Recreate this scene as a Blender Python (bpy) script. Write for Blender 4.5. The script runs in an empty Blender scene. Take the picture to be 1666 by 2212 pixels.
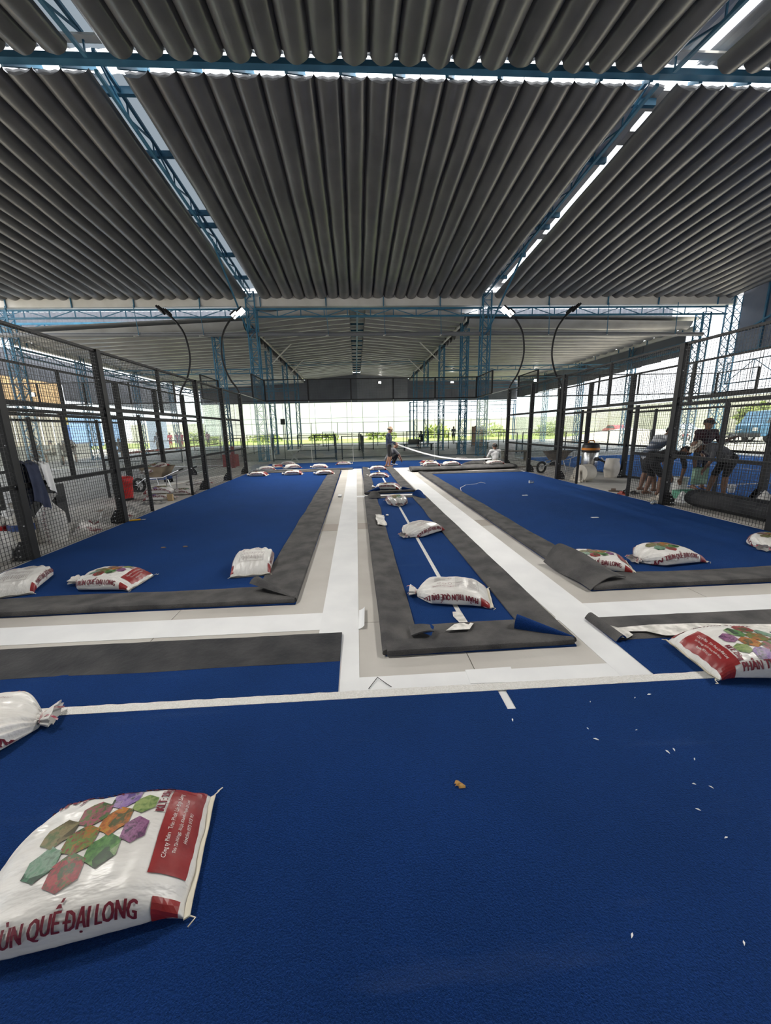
import bpy, bmesh, math, random
from mathutils import Vector, Matrix, noise
PI = math.pi
random.seed(7)
scene = bpy.context.scene
col = scene.collection

# ------------------------------------------------------------------ camera
FW, FH = 1666.0, 2212.0
cam_d = bpy.data.cameras.new('camera')
cam = bpy.data.objects.new('camera', cam_d)
col.objects.link(cam)
yaw, pitch, roll = math.radians(2.9682), math.radians(-12.8021), math.radians(-1.2486)
f_ = Vector((math.sin(yaw) * math.cos(pitch), math.cos(yaw) * math.cos(pitch), math.sin(pitch)))
r0 = Vector((math.cos(yaw), -math.sin(yaw), 0))
u0 = r0.cross(f_)
r_ = math.cos(roll) * r0 + math.sin(roll) * u0
u_ = -math.sin(roll) * r0 + math.cos(roll) * u0
m = Matrix((r_, u_, -f_)).transposed().to_4x4()
m.translation = Vector((-0.8247, 1.0086, 1.5473))
cam.matrix_world = m
cam_d.sensor_fit = 'HORIZONTAL'
cam_d.sensor_width = 36.0
cam_d.lens = 829.74 / FW * 36.0
cam_d.shift_x = 15.637 / FW
cam_d.shift_y = 9.841 / FW
cam_d.clip_start = 0.05
cam_d.clip_end = 500
scene.camera = cam

# ------------------------------------------------------------------ sky, sun, exposure
world = bpy.data.worlds.new('sky')
scene.world = world
world.use_nodes = True
wn = world.node_tree
wn.nodes.clear()
wo = wn.nodes.new('ShaderNodeOutputWorld')
wb = wn.nodes.new('ShaderNodeBackground')
wb.inputs['Color'].default_value = (0.93, 0.965, 1.0, 1)
wb.inputs['Strength'].default_value = 5.0
wn.links.new(wb.outputs[0], wo.inputs[0])
sun_d = bpy.data.lights.new('sun', 'SUN')
sun_d.energy = 9.0
sun_d.angle = math.radians(8)
sun_d.color = (1.0, 0.95, 0.86)
sun = bpy.data.objects.new('sun', sun_d)
sun.rotation_euler = (math.radians(24), math.radians(14), 0)
sun.location = (30, -20, 40)
col.objects.link(sun)
vs = scene.view_settings
vs.view_transform = 'Standard'
vs.look = 'None'
vs.gamma = 1.0
vs.use_curve_mapping = False
vs.exposure = -0.6

# ------------------------------------------------------------------ helpers
def obj_props(o, label=None, cat=None, group=None, kind=None):
    if label: o['label'] = label
    if cat: o['category'] = cat
    if group: o['group'] = group
    if kind: o['kind'] = kind
    return o

def empty(name, loc, label, cat, group=None, rz=0.0, kind=None):
    o = bpy.data.objects.new(name, None)
    o.location = loc
    o.rotation_euler = (0, 0, rz)
    o.empty_display_size = 0.1
    col.objects.link(o)
    return obj_props(o, label, cat, group, kind)

class MB:
    def __init__(s):
        s.v = []; s.f = []; s.m = []
    def add(s, vs_, fs, mi=0):
        b = len(s.v)
        s.v += [tuple(v) for v in vs_]
        for f in fs:
            s.f.append(tuple(b + i for i in f)); s.m.append(mi)
        return s
    def box(s, x0, x1, y0, y1, z0, z1, mi=0):
        return s.add([(x0,y0,z0),(x1,y0,z0),(x1,y1,z0),(x0,y1,z0),(x0,y0,z1),(x1,y0,z1),(x1,y1,z1),(x0,y1,z1)],
              [(0,3,2,1),(4,5,6,7),(0,1,5,4),(1,2,6,5),(2,3,7,6),(3,0,4,7)], mi)
    def bar(s, p, q, w, h=None, mi=0, caps=True, up=(0,0,1)):
        h = w if h is None else h
        p = Vector(p); q = Vector(q); d = (q - p)
        if d.length < 1e-6: return s
        d.normalize()
        up = Vector(up)
        if abs(d.dot(up)) > 0.98: up = Vector((0,1,0)) if abs(d.y) < .9 else Vector((1,0,0))
        a = d.cross(up).normalized() * (w / 2); b = a.cross(d).normalized() * (h / 2)
        vs_ = [p-a-b, p+a-b, p+a+b, p-a+b, q-a-b, q+a-b, q+a+b, q-a+b]
        fs = [(0,1,5,4),(1,2,6,5),(2,3,7,6),(3,0,4,7)]
        if caps: fs += [(0,3,2,1),(4,5,6,7)]
        return s.add(vs_, fs, mi)
    def tube(s, pts, r, n=8, mi=0, caps=True):
        pts = [Vector(p) for p in pts]
        rs = r if isinstance(r, (list, tuple)) else [r] * len(pts)
        b = len(s.v); prev = None
        for i, p in enumerate(pts):
            d = (pts[min(i+1, len(pts)-1)] - pts[max(i-1, 0)]).normalized()
            if prev is None:
                a = d.orthogonal().normalized()
            else:
                a = (prev - d * prev.dot(d))
                a = a.normalized() if a.length > 1e-6 else d.orthogonal().normalized()
            prev = a
            c = d.cross(a)
            for k in range(n):
                t = 2 * PI * k / n
                s.v.append(tuple(p + rs[i] * (math.cos(t) * a + math.sin(t) * c)))
        for i in range(len(pts) - 1):
            for k in range(n):
                k2 = (k + 1) % n
                s.f.append((b+i*n+k, b+i*n+k2, b+(i+1)*n+k2, b+(i+1)*n+k)); s.m.append(mi)
        if caps:
            s.f.append(tuple(b + k for k in reversed(range(n)))); s.m.append(mi)
            s.f.append(tuple(b + (len(pts)-1)*n + k for k in range(n))); s.m.append(mi)
        return s
    def lathe(s, prof, n=16, c=(0,0,0), mi=0, capb=True, capt=True):
        b = len(s.v)
        for (r, z) in prof:
            for k in range(n):
                t = 2 * PI * k / n
                s.v.append((c[0] + r*math.cos(t), c[1] + r*math.sin(t), c[2] + z))
        for i in range(len(prof) - 1):
            for k in range(n):
                k2 = (k + 1) % n
                s.f.append((b+i*n+k, b+i*n+k2, b+(i+1)*n+k2, b+(i+1)*n+k)); s.m.append(mi)
        if capb: s.f.append(tuple(b + k for k in reversed(range(n)))); s.m.append(mi)
        if capt: s.f.append(tuple(b + (len(prof)-1)*n + k for k in range(n))); s.m.append(mi)
        return s
    def grid(s, fn, nu, nv, mi=0, closed_v=False, mfn=None):
        b = len(s.v)
        nvv = nv if closed_v else nv + 1
        for i in range(nu + 1):
            for j in range(nvv):
                s.v.append(tuple(fn(i / nu, j / nv)))
        for i in range(nu):
            for j in range(nv):
                j2 = (j + 1) % nvv
                s.f.append((b+i*nvv+j, b+(i+1)*nvv+j, b+(i+1)*nvv+j2, b+i*nvv+j2))
                s.m.append(mi if mfn is None else mfn((i+.5)/nu, (j+.5)/nv))
        return s
    def ell(s, c, r, nu=10, nv=14, mi=0, rot=None):
        def fn(u, v):
            t = PI * u; p = 2 * PI * v
            q = Vector((r[0]*math.sin(t)*math.cos(p), r[1]*math.sin(t)*math.sin(p), -r[2]*math.cos(t)))
            if rot: q = rot @ q
            return q + Vector(c)
        return s.grid(fn, nu, nv, mi, closed_v=True)
    def mesh(s, name, off=None):
        me = bpy.data.meshes.new(name)
        vs_ = s.v if off is None else [(a-off[0], b-off[1], c-off[2]) for a, b, c in s.v]
        me.from_pydata(vs_, [], s.f)
        if any(s.m): me.polygons.foreach_set('material_index', s.m)
        me.update()
        return me

def link(name, me, mats, parent=None, smooth=None):
    if mats is not None:
        for mt in (mats if isinstance(mats, (list, tuple)) else [mats]): me.materials.append(mt)
    if smooth is not None:
        me.polygons.foreach_set('use_smooth', [True] * len(me.polygons))
        if smooth < 179:
            me.set_sharp_from_angle(angle=math.radians(smooth))
    o = bpy.data.objects.new(name, me)
    col.objects.link(o)
    if parent is not None: o.parent = parent
    return o

def build(mb, name, mats, parent=None, world=True, smooth=None, label=None, cat=None, group=None, kind=None):
    off = None
    if parent is not None and world:
        l = Vector((0,0,0)); p = parent
        while p is not None: l += p.location; p = p.parent
        off = tuple(l)
    o = link(name, mb.mesh(name, off), mats, parent, smooth)
    return obj_props(o, label, cat, group, kind)

def top(mb, name, mats, label, cat, group=None, kind=None, smooth=None, loc=None):
    """a one-mesh thing in world coordinates, its origin moved to loc"""
    if loc is None:
        xs = [v[0] for v in mb.v]; ys = [v[1] for v in mb.v]; zs = [v[2] for v in mb.v]
        loc = ((min(xs)+max(xs))/2, (min(ys)+max(ys))/2, min(zs))
    o = link(name, mb.mesh(name, loc), mats, None, smooth)
    o.location = loc
    return obj_props(o, label, cat, group, kind)

def inst(src, name, parent=None, loc=(0,0,0), rot=(0,0,0), scale=(1,1,1)):
    o = bpy.data.objects.new(name, src)
    o.location = loc; o.rotation_euler = rot; o.scale = scale
    col.objects.link(o)
    if parent is not None: o.parent = parent
    return o

def copy_tree(o, parent=None):
    c = o.copy(); col.objects.link(c); c.parent = parent
    for ch in list(o.children): copy_tree(ch, c)
    return c

# ------------------------------------------------------------------ materials
MATS = {}
def mat(name, c, rough=0.6, metal=0.0, c2=None, scale=8.0, bump=0.0, bscale=40.0, spec=0.5, detail=4.0, trans=0.0, alpha=1.0, stretch=None, emit=None, lo=.35, hi=.65, sheen=0.0, coat=0.0):
    if name in MATS: return MATS[name]
    mt = bpy.data.materials.new(name); mt.use_nodes = True
    nt = mt.node_tree; b = nt.nodes['Principled BSDF']
    b.inputs['Base Color'].default_value = (*c, 1)
    b.inputs['Roughness'].default_value = rough
    b.inputs['Metallic'].default_value = metal
    b.inputs['Specular IOR Level'].default_value = spec
    if trans: b.inputs['Transmission Weight'].default_value = trans
    if sheen: b.inputs['Sheen Weight'].default_value = sheen
    if coat: b.inputs['Coat Weight'].default_value = coat
    if alpha < 1: b.inputs['Alpha'].default_value = alpha
    if emit:
        b.inputs['Emission Color'].default_value = (*emit[:3], 1); b.inputs['Emission Strength'].default_value = emit[3]
    tc = None
    def coords():
        t = nt.nodes.new('ShaderNodeTexCoord')
        if stretch:
            mp = nt.nodes.new('ShaderNodeMapping'); mp.inputs['Scale'].default_value = stretch
            nt.links.new(t.outputs['Object'], mp.inputs[0]); return mp.outputs[0]
        return t.outputs['Object']
    if c2 is not None:
        tc = coords()
        n = nt.nodes.new('ShaderNodeTexNoise'); n.inputs['Scale'].default_value = scale; n.inputs['Detail'].default_value = detail
        nt.links.new(tc, n.inputs['Vector'])
        r = nt.nodes.new('ShaderNodeValToRGB')
        r.color_ramp.elements[0].position = lo; r.color_ramp.elements[1].position = hi
        r.color_ramp.elements[0].color = (*c, 1); r.color_ramp.elements[1].color = (*c2, 1)
        nt.links.new(n.outputs['Fac'], r.inputs[0]); nt.links.new(r.outputs[0], b.inputs['Base Color'])
    if bump:
        tc = tc or coords()
        n2 = nt.nodes.new('ShaderNodeTexNoise'); n2.inputs['Scale'].default_value = bscale; n2.inputs['Detail'].default_value = 3
        nt.links.new(tc, n2.inputs['Vector'])
        bp = nt.nodes.new('ShaderNodeBump'); bp.inputs['Strength'].default_value = bump; bp.inputs['Distance'].default_value = 0.02
        nt.links.new(n2.outputs['Fac'], bp.inputs['Height']); nt.links.new(bp.outputs[0], b.inputs['Normal'])
    MATS[name] = mt
    return mt

def carpet_mat(name, base, light, dirt):
    mt = bpy.data.materials.new(name); mt.use_nodes = True
    nt = mt.node_tree; b = nt.nodes['Principled BSDF']; N = nt.nodes.new; Lk = nt.links.new
    tc = N('ShaderNodeTexCoord')
    n1 = N('ShaderNodeTexNoise'); n1.inputs['Scale'].default_value = 170; n1.inputs['Detail'].default_value = 3; n1.inputs['Roughness'].default_value = .75
    n2 = N('ShaderNodeTexNoise'); n2.inputs['Scale'].default_value = 1.6; n2.inputs['Detail'].default_value = 5
    n3 = N('ShaderNodeTexNoise'); n3.inputs['Scale'].default_value = 2.2; n3.inputs['Detail'].default_value = 6; n3.inputs['Roughness'].default_value = .65
    mp = N('ShaderNodeMapping'); mp.inputs['Scale'].default_value = (.35, 2.6, 1); mp.inputs['Location'].default_value = (4, 2, 0)
    for n in (n1, n2): Lk(tc.outputs['Object'], n.inputs['Vector'])
    Lk(tc.outputs['Object'], mp.inputs[0]); Lk(mp.outputs[0], n3.inputs['Vector'])
    r1 = N('ShaderNodeValToRGB'); r1.color_ramp.elements[0].position = .3; r1.color_ramp.elements[1].position = .72
    r1.color_ramp.elements[0].color = (*[x * .55 for x in base], 1); r1.color_ramp.elements[1].color = (*light, 1)
    Lk(n1.outputs['Fac'], r1.inputs[0])
    mx = N('ShaderNodeMix'); mx.data_type = 'RGBA'; mx.blend_type = 'MULTIPLY'; mx.inputs[0].default_value = 1
    r2 = N('ShaderNodeValToRGB'); r2.color_ramp.elements[0].position = .3; r2.color_ramp.elements[1].position = .7
    r2.color_ramp.elements[0].color = (.8, .8, .8, 1); r2.color_ramp.elements[1].color = (1.1, 1.1, 1.1, 1)
    Lk(n2.outputs['Fac'], r2.inputs[0]); Lk(r1.outputs[0], mx.inputs[6]); Lk(r2.outputs[0], mx.inputs[7])
    mx2 = N('ShaderNodeMix'); mx2.data_type = 'RGBA'
    r3 = N('ShaderNodeValToRGB'); r3.color_ramp.elements[0].position = .6; r3.color_ramp.elements[1].position = .85
    r3.color_ramp.elements[0].color = (0, 0, 0, 1); r3.color_ramp.elements[1].color = (.35, .35, .35, 1)
    Lk(n3.outputs['Fac'], r3.inputs[0]); Lk(r3.outputs[0], mx2.inputs[0]); Lk(mx.outputs[2], mx2.inputs[6])
    mx2.inputs[7].default_value = (*dirt, 1)
    Lk(mx2.outputs[2], b.inputs['Base Color'])
    b.inputs['Roughness'].default_value = .95; b.inputs['Specular IOR Level'].default_value = .04
    b.inputs['Sheen Weight'].default_value = .30; b.inputs['Sheen Tint'].default_value = (.12, .35, .95, 1)
    bp = N('ShaderNodeBump'); bp.inputs['Strength'].default_value = .9; bp.inputs['Distance'].default_value = .012
    Lk(n1.outputs['Fac'], bp.inputs['Height']); Lk(bp.outputs[0], b.inputs['Normal'])
    MATS[name] = mt
    return mt

M_BLUE = carpet_mat('blue_carpet', (.0032, .0175, .092), (.008, .035, .165), (.06, .09, .17))
M_BACK = mat('carpet_backing', (.052, .051, .053), .9, c2=(.095, .092, .09), scale=5, bump=.5, bscale=120, spec=.2)
M_BACK2 = mat('tarred_backing', (.016, .017, .02), .75, c2=(.04, .04, .042), scale=4, bump=.3, bscale=30, spec=.3)
M_FLOOR = mat('concrete', (.35, .33, .30), .75, c2=(.45, .435, .405), scale=.9, bump=.05, bscale=20, detail=6)
M_FARFLOOR = mat('grey_coating', (.19, .185, .175), .55, c2=(.27, .26, .25), scale=1.3, detail=6)
M_PAPER = mat('seam_tape', (.60, .61, .62), .55, c2=(.66, .67, .675), scale=3, bump=.04, bscale=6)
M_LINE = mat('white_turf', (.58, .57, .54), .9, c2=(.68, .67, .65), scale=90, bump=.6, bscale=160)
M_BLACK = mat('black_steel', (.008, .008, .009), .55, c2=(.014, .014, .015), scale=6, spec=.3)
M_WIRE = mat('black_wire', (.012, .012, .013), .5)
M_STEEL = mat('zinc', (.55, .55, .56), .3, 1.0)
M_BLUESTEEL = mat('blue_painted_steel', (.03, .13, .22), .5, c2=(.045, .18, .29), scale=3)
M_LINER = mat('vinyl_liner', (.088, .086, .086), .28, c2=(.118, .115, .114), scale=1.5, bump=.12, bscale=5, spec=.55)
M_SHEET = mat('roof_sheet', (.52, .53, .55), .45, c2=(.62, .62, .63), scale=2)
M_GUTTER = mat('pale_gutter', (.62, .60, .55), .5, c2=(.70, .68, .64), scale=1.5)
M_BAND = mat('grey_cladding', (.105, .115, .14), .5, c2=(.14, .15, .18), scale=.8)
M_RAINPIPE = mat('grey_plastic_pipe', (.16, .165, .175), .4)
def glass_mat():
    mt = bpy.data.materials.new('court_glass'); mt.use_nodes = True
    nt = mt.node_tree; nt.nodes.clear(); N = nt.nodes.new
    o = N('ShaderNodeOutputMaterial'); tr = N('ShaderNodeBsdfTransparent'); gl = N('ShaderNodeBsdfGlossy'); mx = N('ShaderNodeMixShader'); lw = N('ShaderNodeLayerWeight')
    tr.inputs[0].default_value = (.95, .975, .965, 1); gl.inputs['Roughness'].default_value = .03
    pw = N('ShaderNodeMath'); pw.operation = 'POWER'; pw.inputs[1].default_value = 5.0
    ma = N('ShaderNodeMath'); ma.operation = 'MULTIPLY_ADD'; ma.inputs[1].default_value = .75; ma.inputs[2].default_value = .04
    Lk = nt.links.new; lw.inputs['Blend'].default_value = .5
    Lk(lw.outputs['Facing'], pw.inputs[0]); Lk(pw.outputs[0], ma.inputs[0]); Lk(ma.outputs[0], mx.inputs[0]); Lk(tr.outputs[0], mx.inputs[1]); Lk(gl.outputs[0], mx.inputs[2]); Lk(mx.outputs[0], o.inputs[0])
    return mt
M_GLASS = glass_mat()
def sheet_mat(name, c, tr):
    mt = bpy.data.materials.new(name); mt.use_nodes = True
    nt = mt.node_tree; nt.nodes.clear(); N = nt.nodes.new
    o = N('ShaderNodeOutputMaterial'); d = N('ShaderNodeBsdfDiffuse'); t = N('ShaderNodeBsdfTranslucent'); mx = N('ShaderNodeMixShader')
    d.inputs[0].default_value = (*c, 1); t.inputs[0].default_value = (*c, 1); mx.inputs[0].default_value = tr
    nt.links.new(d.outputs[0], mx.inputs[1]); nt.links.new(t.outputs[0], mx.inputs[2]); nt.links.new(mx.outputs[0], o.inputs[0])
    return mt
M_SCREEN = sheet_mat('translucent_screen', (.97, .965, .95), .85)
M_WHITEP = mat('white_plastic', (.75, .75, .73), .4)
M_RED = mat('red_plastic', (.55, .02, .02), .35)
M_LAMP = mat('lamp_lens', (1, 1, 1), .3, emit=(1.0, .97, .9, 60.0))
M_LAMPOFF = mat('lamp_lens_dark', (.06, .06, .07), .15)

# ================================================================== GROUND
M_SAND = mat('pale_ground', (.50, .46, .38), .9, c2=(.62, .57, .48), scale=.4, detail=6)
M_GRASS = mat('grass', (.16, .24, .04), .9, c2=(.38, .44, .12), scale=1.5, detail=8)
gb = MB().box(-140, 160, -60, 160, -.12, -.05)
top(gb, 'ground', M_SAND, 'pale sandy ground outside the open hall', 'ground', kind='structure')
fl = MB().box(-19.4, 19.6, -6, 22.0, -.05, -.008)
floor = top(fl, 'floor', mat('joint_dark', (.2, .19, .17), .9), 'pale concrete floor slab under the court', 'floor', kind='structure', loc=(0, 8, -.05))
xs = [-19.4, -14, -9.5, -5, -2.45, -.1, 2.3, 5, 9.5, 14, 19.6]
ysl = [-6, -1, 3.9, 6.9, 9.35, 12.4, 15.6, 19, 22]
for i in range(len(xs) - 1):
    for j in range(len(ysl) - 1):
        b = MB().box(xs[i]+.003, xs[i+1]-.003, ysl[j]+.003, ysl[j+1]-.003, -.03, 0)
        build(b, 'slab', M_FLOOR, floor)
ff = MB().box(-21, 19.6, 22.0, 47.5, -.05, 0)
farfloor = top(ff, 'floor', M_FARFLOOR, 'grey coated floor of the low fenced courts beyond the glass', 'floor', kind='structure')
# court lines painted on the far floor
k = 0
for (x0, y0, x1, y1) in [(-4.6, 24, -1.2, 29.6), (1.0, 22.6, 3.2, 25.2), (4.5, 24.8, 9.4, 24.2), (-4.9, 31, 8, 31), (-10, 27, -6.5, 27), (9.5, 23, 10.5, 30)]:
    lb = MB(); d = Vector((x1-x0, y1-y0, 0)).normalized(); n = Vector((-d.y, d.x, 0)) * .03
    p = Vector((x0, y0, .003)); q = Vector((x1, y1, .003))
    lb.add([p-n, q-n, q+n, p+n], [(0, 1, 2, 3)])
    build(lb, 'court_line', M_LINE, farfloor)
gg = MB().box(-60, 60, 47.6, 75, -.05, 0.0)
top(gg, 'lawn', M_GRASS, 'sunlit yellow green grass beyond the far end of the hall', 'lawn', kind='structure')

# ================================================================== NEAR ROOF
def zfar(y): return 8.03 + .0614 * (22 - y)
def znear(y): return 8.72 - .10 * (10.4 - y)
def liner(x0, x1, y0, y1, zf, n, label, ny=16, seed=0, depth=.20):
    mb = MB()
    per = 14
    def fn(u, v):
        y = y0 + (y1 - y0) * u
        x = x0 + (x1 - x0) * v
        k = v * n
        fr = k - math.floor(k)
        if v >= 1: fr = 0
        s = abs(math.sin(PI * fr)) ** .55
        e = min(u, 1 - u)
        wr = noise.noise(Vector((x * 1.7, y * .45, seed))) * .035 + noise.noise(Vector((x * 5, y * 2.5, seed + 9))) * .012
        sag = depth * s * (1 + .25 * noise.noise(Vector((math.floor(k) * 3.1, y * .25, seed))))
        endp = 0.0
        if e < .03: endp = (1 - e / .03)
        z = zf(y) - sag * (1 - .12 * endp) + wr * s
        yo = y
        if u == 0: yo = y - .06 * s + .02 * noise.noise(Vector((x * 9, 1, seed)))
        if u == 1: yo = y + .06 * s + .02 * noise.noise(Vector((x * 9, 2, seed)))
        return (x + .02 * noise.noise(Vector((x, y * .6, seed + 4))), yo, z)
    us = ny
    mb.grid(fn, us, n * per)
    o = top(mb, 'ceiling', M_LINER, label, 'ceiling', kind='structure', smooth=60)
    return o
liner(-5.32, 5.74, 10.80, 21.95, zfar, 20, 'dark grey fabric ceiling panel in deep ribs over the court', 26, 1)
liner(-5.32, 5.74, -1.0, 10.30, znear, 20, 'dark ribbed ceiling panel overhead with crumpled end by the ridge', 26, 2)
liner(-17.6, -5.92, 10.80, 21.95, zfar, 21, 'dark ribbed ceiling panel to the left of the left rafter', 22, 3)
liner(-17.6, -5.95, -1.0, 10.25, znear, 21, 'dark ribbed ceiling panel in the upper left corner', 22, 4)
liner(6.36, 19.1, 10.80, 21.95, zfar, 23, 'grey ribbed ceiling panel to the right of the bright slot', 22, 5)
liner(6.75, 19.1, -1.0, 10.25, znear, 22, 'grey ribbed ceiling panel in the upper right corner', 22, 6)

# metal roof sheets above the liners, with the ridge vent and a long slot left open
def slab_roof(x0, x1, y0, y1, zf, dz, label, thick=.05, mt=None):
    mb = MB()
    def sheet(o):
        n = max(4, int((x1 - x0) / .12)); n -= n % 2
        def fn(u, v):
            y = y0 + (y1 - y0) * u; x = x0 + (x1 - x0) * v
            k = round(v * n)
            return (x, y, zf(y) + dz + o + (.025 if k % 2 else 0))
        mb.grid(fn, 2, n)
    sheet(0)
    if mt is None: sheet(thick)
    return top(mb, 'roof', mt or M_SHEET, label, 'roof', kind='structure')
slab_roof(-18, -6.3, 11.36, 22.1, zfar, .34, 'pale metal roof sheeting above the left far ceiling panel')
slab_roof(-5.5, 6.50, 11.36, 22.1, zfar, .34, 'pale metal roof sheeting above the far ceiling panels')
M_SKYL = sheet_mat('fibreglass_skylight', (.085, .10, .115), .8)
slab_roof(-6.32, -5.48, 11.36, 22.1, zfar, .345, 'pale translucent roof strip above the left rafter', mt=M_SKYL)
slab_roof(-6.32, -5.48, -1.1, 10.95, znear, .365, 'pale translucent roof strip above the left rafter, nearer slope', mt=M_SKYL)
slab_roof(6.78, 19.6, 11.36, 22.1, zfar, .34, 'pale metal roof sheeting to the right of the open slot')
slab_roof(-18, -6.3, -1.1, 10.95, znear, .36, 'pale metal roof sheeting above the upper left panel')
slab_roof(-5.5, 6.55, -1.1, 10.95, znear, .36, 'pale metal roof sheeting above the overhead ceiling panel')
slab_roof(6.85, 19.6, -1.1, 10.95, znear, .36, 'pale metal roof sheeting above the upper right panel')
rb = MB()
for (a, b_) in [(12.5, 13.0), (17.2, 17.6), (21.4, 22.0)]: rb.box(6.50, 6.78, a, b_, zfar(a)+.3, zfar(a)+.38)
rb.box(6.50, 6.78, 11.4, 12.0, zfar(11)+.3, zfar(11)+.38)
top(rb, 'roof', M_SHEET, 'short roof sheet strips bridging the long bright slot', 'roof', kind='structure')

rr = MB(); rr.box(-19, 20, -16, -1.0, 7.75, 7.85)
top(rr, 'roof', M_SHEET, 'pale roof over the part of the hall behind the camera', 'roof', kind='structure')
top(MB().box(-19, 20, -16.1, -16.0, 0, 7.8), 'wall_back_added', M_BAND, 'grey cladding wall added unseen behind the camera', 'wall', kind='structure')  # unseen wall, added to cut the light coming from behind
# ridge beam with pale lining and cross pieces
rt = empty('ridge_beam', (0.6, 10.55, 8.3), 'blue steel ridge beam between the two slopes of ribbed ceiling', 'beam')
build(MB().box(-18, 19.5, 10.52, 10.68, 8.66, 8.77), 'beam', M_BLUESTEEL, rt)
build(MB().box(-18, 19.5, 10.30, 10.47, 8.86, 8.90), 'pale_lining', M_GUTTER, rt)
sm = MB().bar((0, 10.68, 8.66), (.30, 11.4, 9.15), .07, .06).mesh('ridge_web'); sm.materials.append(M_BLUESTEEL)
for i in range(34):
    o = inst(sm, 'ridge_strut', rt, (-.6 - 17.4 + i * 1.1, -10.55, -8.3), (0, 0, 0))
# wire ends that hold the folds of the liner
hm = MB().bar((0, 0, 0), (0, -.1, .16), .012).mesh('hook'); hm.materials.append(M_STEEL)
for i in range(21):
    inst(hm, 'liner_hook', rt, (-5.32 + i * .553 - .6, 10.80 - 10.55, zfar(10.8) - 8.3))

def truss(name, x, label, pts, depth, nweb, w=.07, group=None, ch=.06):
    """planar truss along a polyline of (y, z) at constant x"""
    t = empty(name, (x, pts[0][0], pts[0][1]), label, 'truss', group)
    for (ya, za), (yb, zb) in zip(pts[:-1], pts[1:]):
        build(MB().bar((x, ya, za), (x, yb, zb), w, ch), 'chord', M_BLUESTEEL, t)
        build(MB().bar((x, ya, za + depth), (x, yb, zb + depth), w, ch), 'chord', M_BLUESTEEL, t)
        for i in range(nweb):
            a = i / nweb; b = (i + 1) / nweb
            p = Vector((x, ya + (yb-ya)*a, za + (zb-za)*a)); q = Vector((x, ya + (yb-ya)*b, za + (zb-za)*b))
            up = Vector((0, 0, depth))
            build(MB().bar(p if i % 2 else p + up, q + up if i % 2 else q, .035), 'web', M_BLUESTEEL, t)
            build(MB().bar(p, p + up, .03), 'web', M_BLUESTEEL, t)
    return t
for (x, who) in [(-5.74, 'left'), (5.86, 'right')]:
    truss('rafter_truss', x, 'blue lattice rafter in the gap along the %s edge of the middle ceiling panel' % who,
          [(21.9, zfar(21.9) - .08), (10.7, zfar(10.7) - .12)], .34, 10)
    truss('rafter_truss', x + (.12 if x > 0 else 0), 'blue lattice rafter at the top edge of the picture, %s of the overhead panel' % who,
          [(10.4, znear(10.4) - .10), (-1, znear(-1) - .08)], .34, 10)
    # cross members seen in the gap
    cg = empty('rafter_purlin', (x, 16, 8.5), 'short blue purlins lying across the gap beside the %s rafter' % who, 'purlin')
    for y in (11.6, 13.4, 15.9, 16.6, 18.6, 20.6):
        build(MB().box(x - .45, x + .6, y - .05, y + .05, zfar(y) + .16, zfar(y) + .30), 'purlin', M_BLUESTEEL, cg)
    kn = MB().bar((x - (.25 if x < 0 else -.2), 21.9, 6.3), (x, 16.9, zfar(16.9) - .05), .06)
    top(kn, 'knee_brace', M_BLUESTEEL, 'long thin blue brace running from column up to the %s rafter' % who, 'brace')

# ================================================================== EAVE at y = 22
gt = empty('eave_gutter', (0.6, 22, 7.57), 'pale grey box gutter along the wavy lower edge of the ceiling', 'gutter')
def wav(u, v):
    x = -18 + 37.3 * u
    return (x, 22.02 + v * .02, 8.10 - .07 * abs(math.sin(PI * (x + 5.3) / .553)) - v * .02) if v < .5 else (x, 22.04, 7.9)
build(MB().grid(lambda u, v: (-18 + 37.3 * u, 22.03, (8.16 if v else 7.90) - (0 if v else 0)), 4, 1), 'gutter_back', M_GUTTER, gt)
build(MB().box(-18, 19.3, 21.98, 22.30, 7.56, 7.60), 'gutter_bottom', M_GUTTER, gt)
build(MB().box(-18, 19.3, 21.96, 22.0, 7.58, 7.93), 'gutter_face', M_GUTTER, gt)
gx = [-17.2, -14.2, -11.3, -8.2, -5.3, -2.1, .75, 3.6, 5.75, 9.2, 12.3, 15.0, 18.2]
for x in gx:
    build(MB().box(x - .02, x + .02, 21.90, 21.96, 7.52, 7.95), 'gutter_strap', M_BLUESTEEL, gt)

def xtruss(name, y, x0, x1, z0, z1, step, label, cat='truss', w=.07, group=None, mtl=None, web=.04):
    mtl = mtl or M_BLUESTEEL
    t = empty(name, ((x0+x1)/2, y, z0), label, cat, group)
    build(MB().box(x0, x1, y-w/2, y+w/2, z0-w/2, z0+w/2), 'chord', mtl, t)
    build(MB().box(x0, x1, y-w/2, y+w/2, z1-w/2, z1+w/2), 'chord', mtl, t)
    n = max(2, int(round((x1-x0)/step))); st = (x1-x0)/n
    vm = MB().bar((0,0,0), (0,0,z1-z0), web).mesh('vweb'); vm.materials.append(mtl)
    dm = MB().bar((0,0,0), (st,0,z1-z0), web*.8).mesh('dweb'); dm.materials.append(mtl)
    for i in range(n):
        lx = x0 + i*st - (x0+x1)/2
        inst(vm, 'web', t, (lx, 0, 0))
        if i % 2: inst(dm, 'web', t, (lx, 0, 0))
        else: inst(dm, 'web', t, (lx + st, 0, 0), scale=(-1, 1, 1))
    return t
xtruss('eave_truss', 22.15, -5.7, 5.9, 7.12, 7.47, 1.2, 'blue lattice girder under the gutter between the two tall columns', w=.08)
xtruss('eave_truss', 22.15, -19, -5.9, 7.12, 7.47, 1.2, 'blue lattice girder under the gutter left of the columns', w=.08)
xtruss('eave_truss', 22.15, 6.1, 19.0, 7.12, 7.47, 1.2, 'blue lattice girder under the gutter right of the columns', w=.08)
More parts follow.
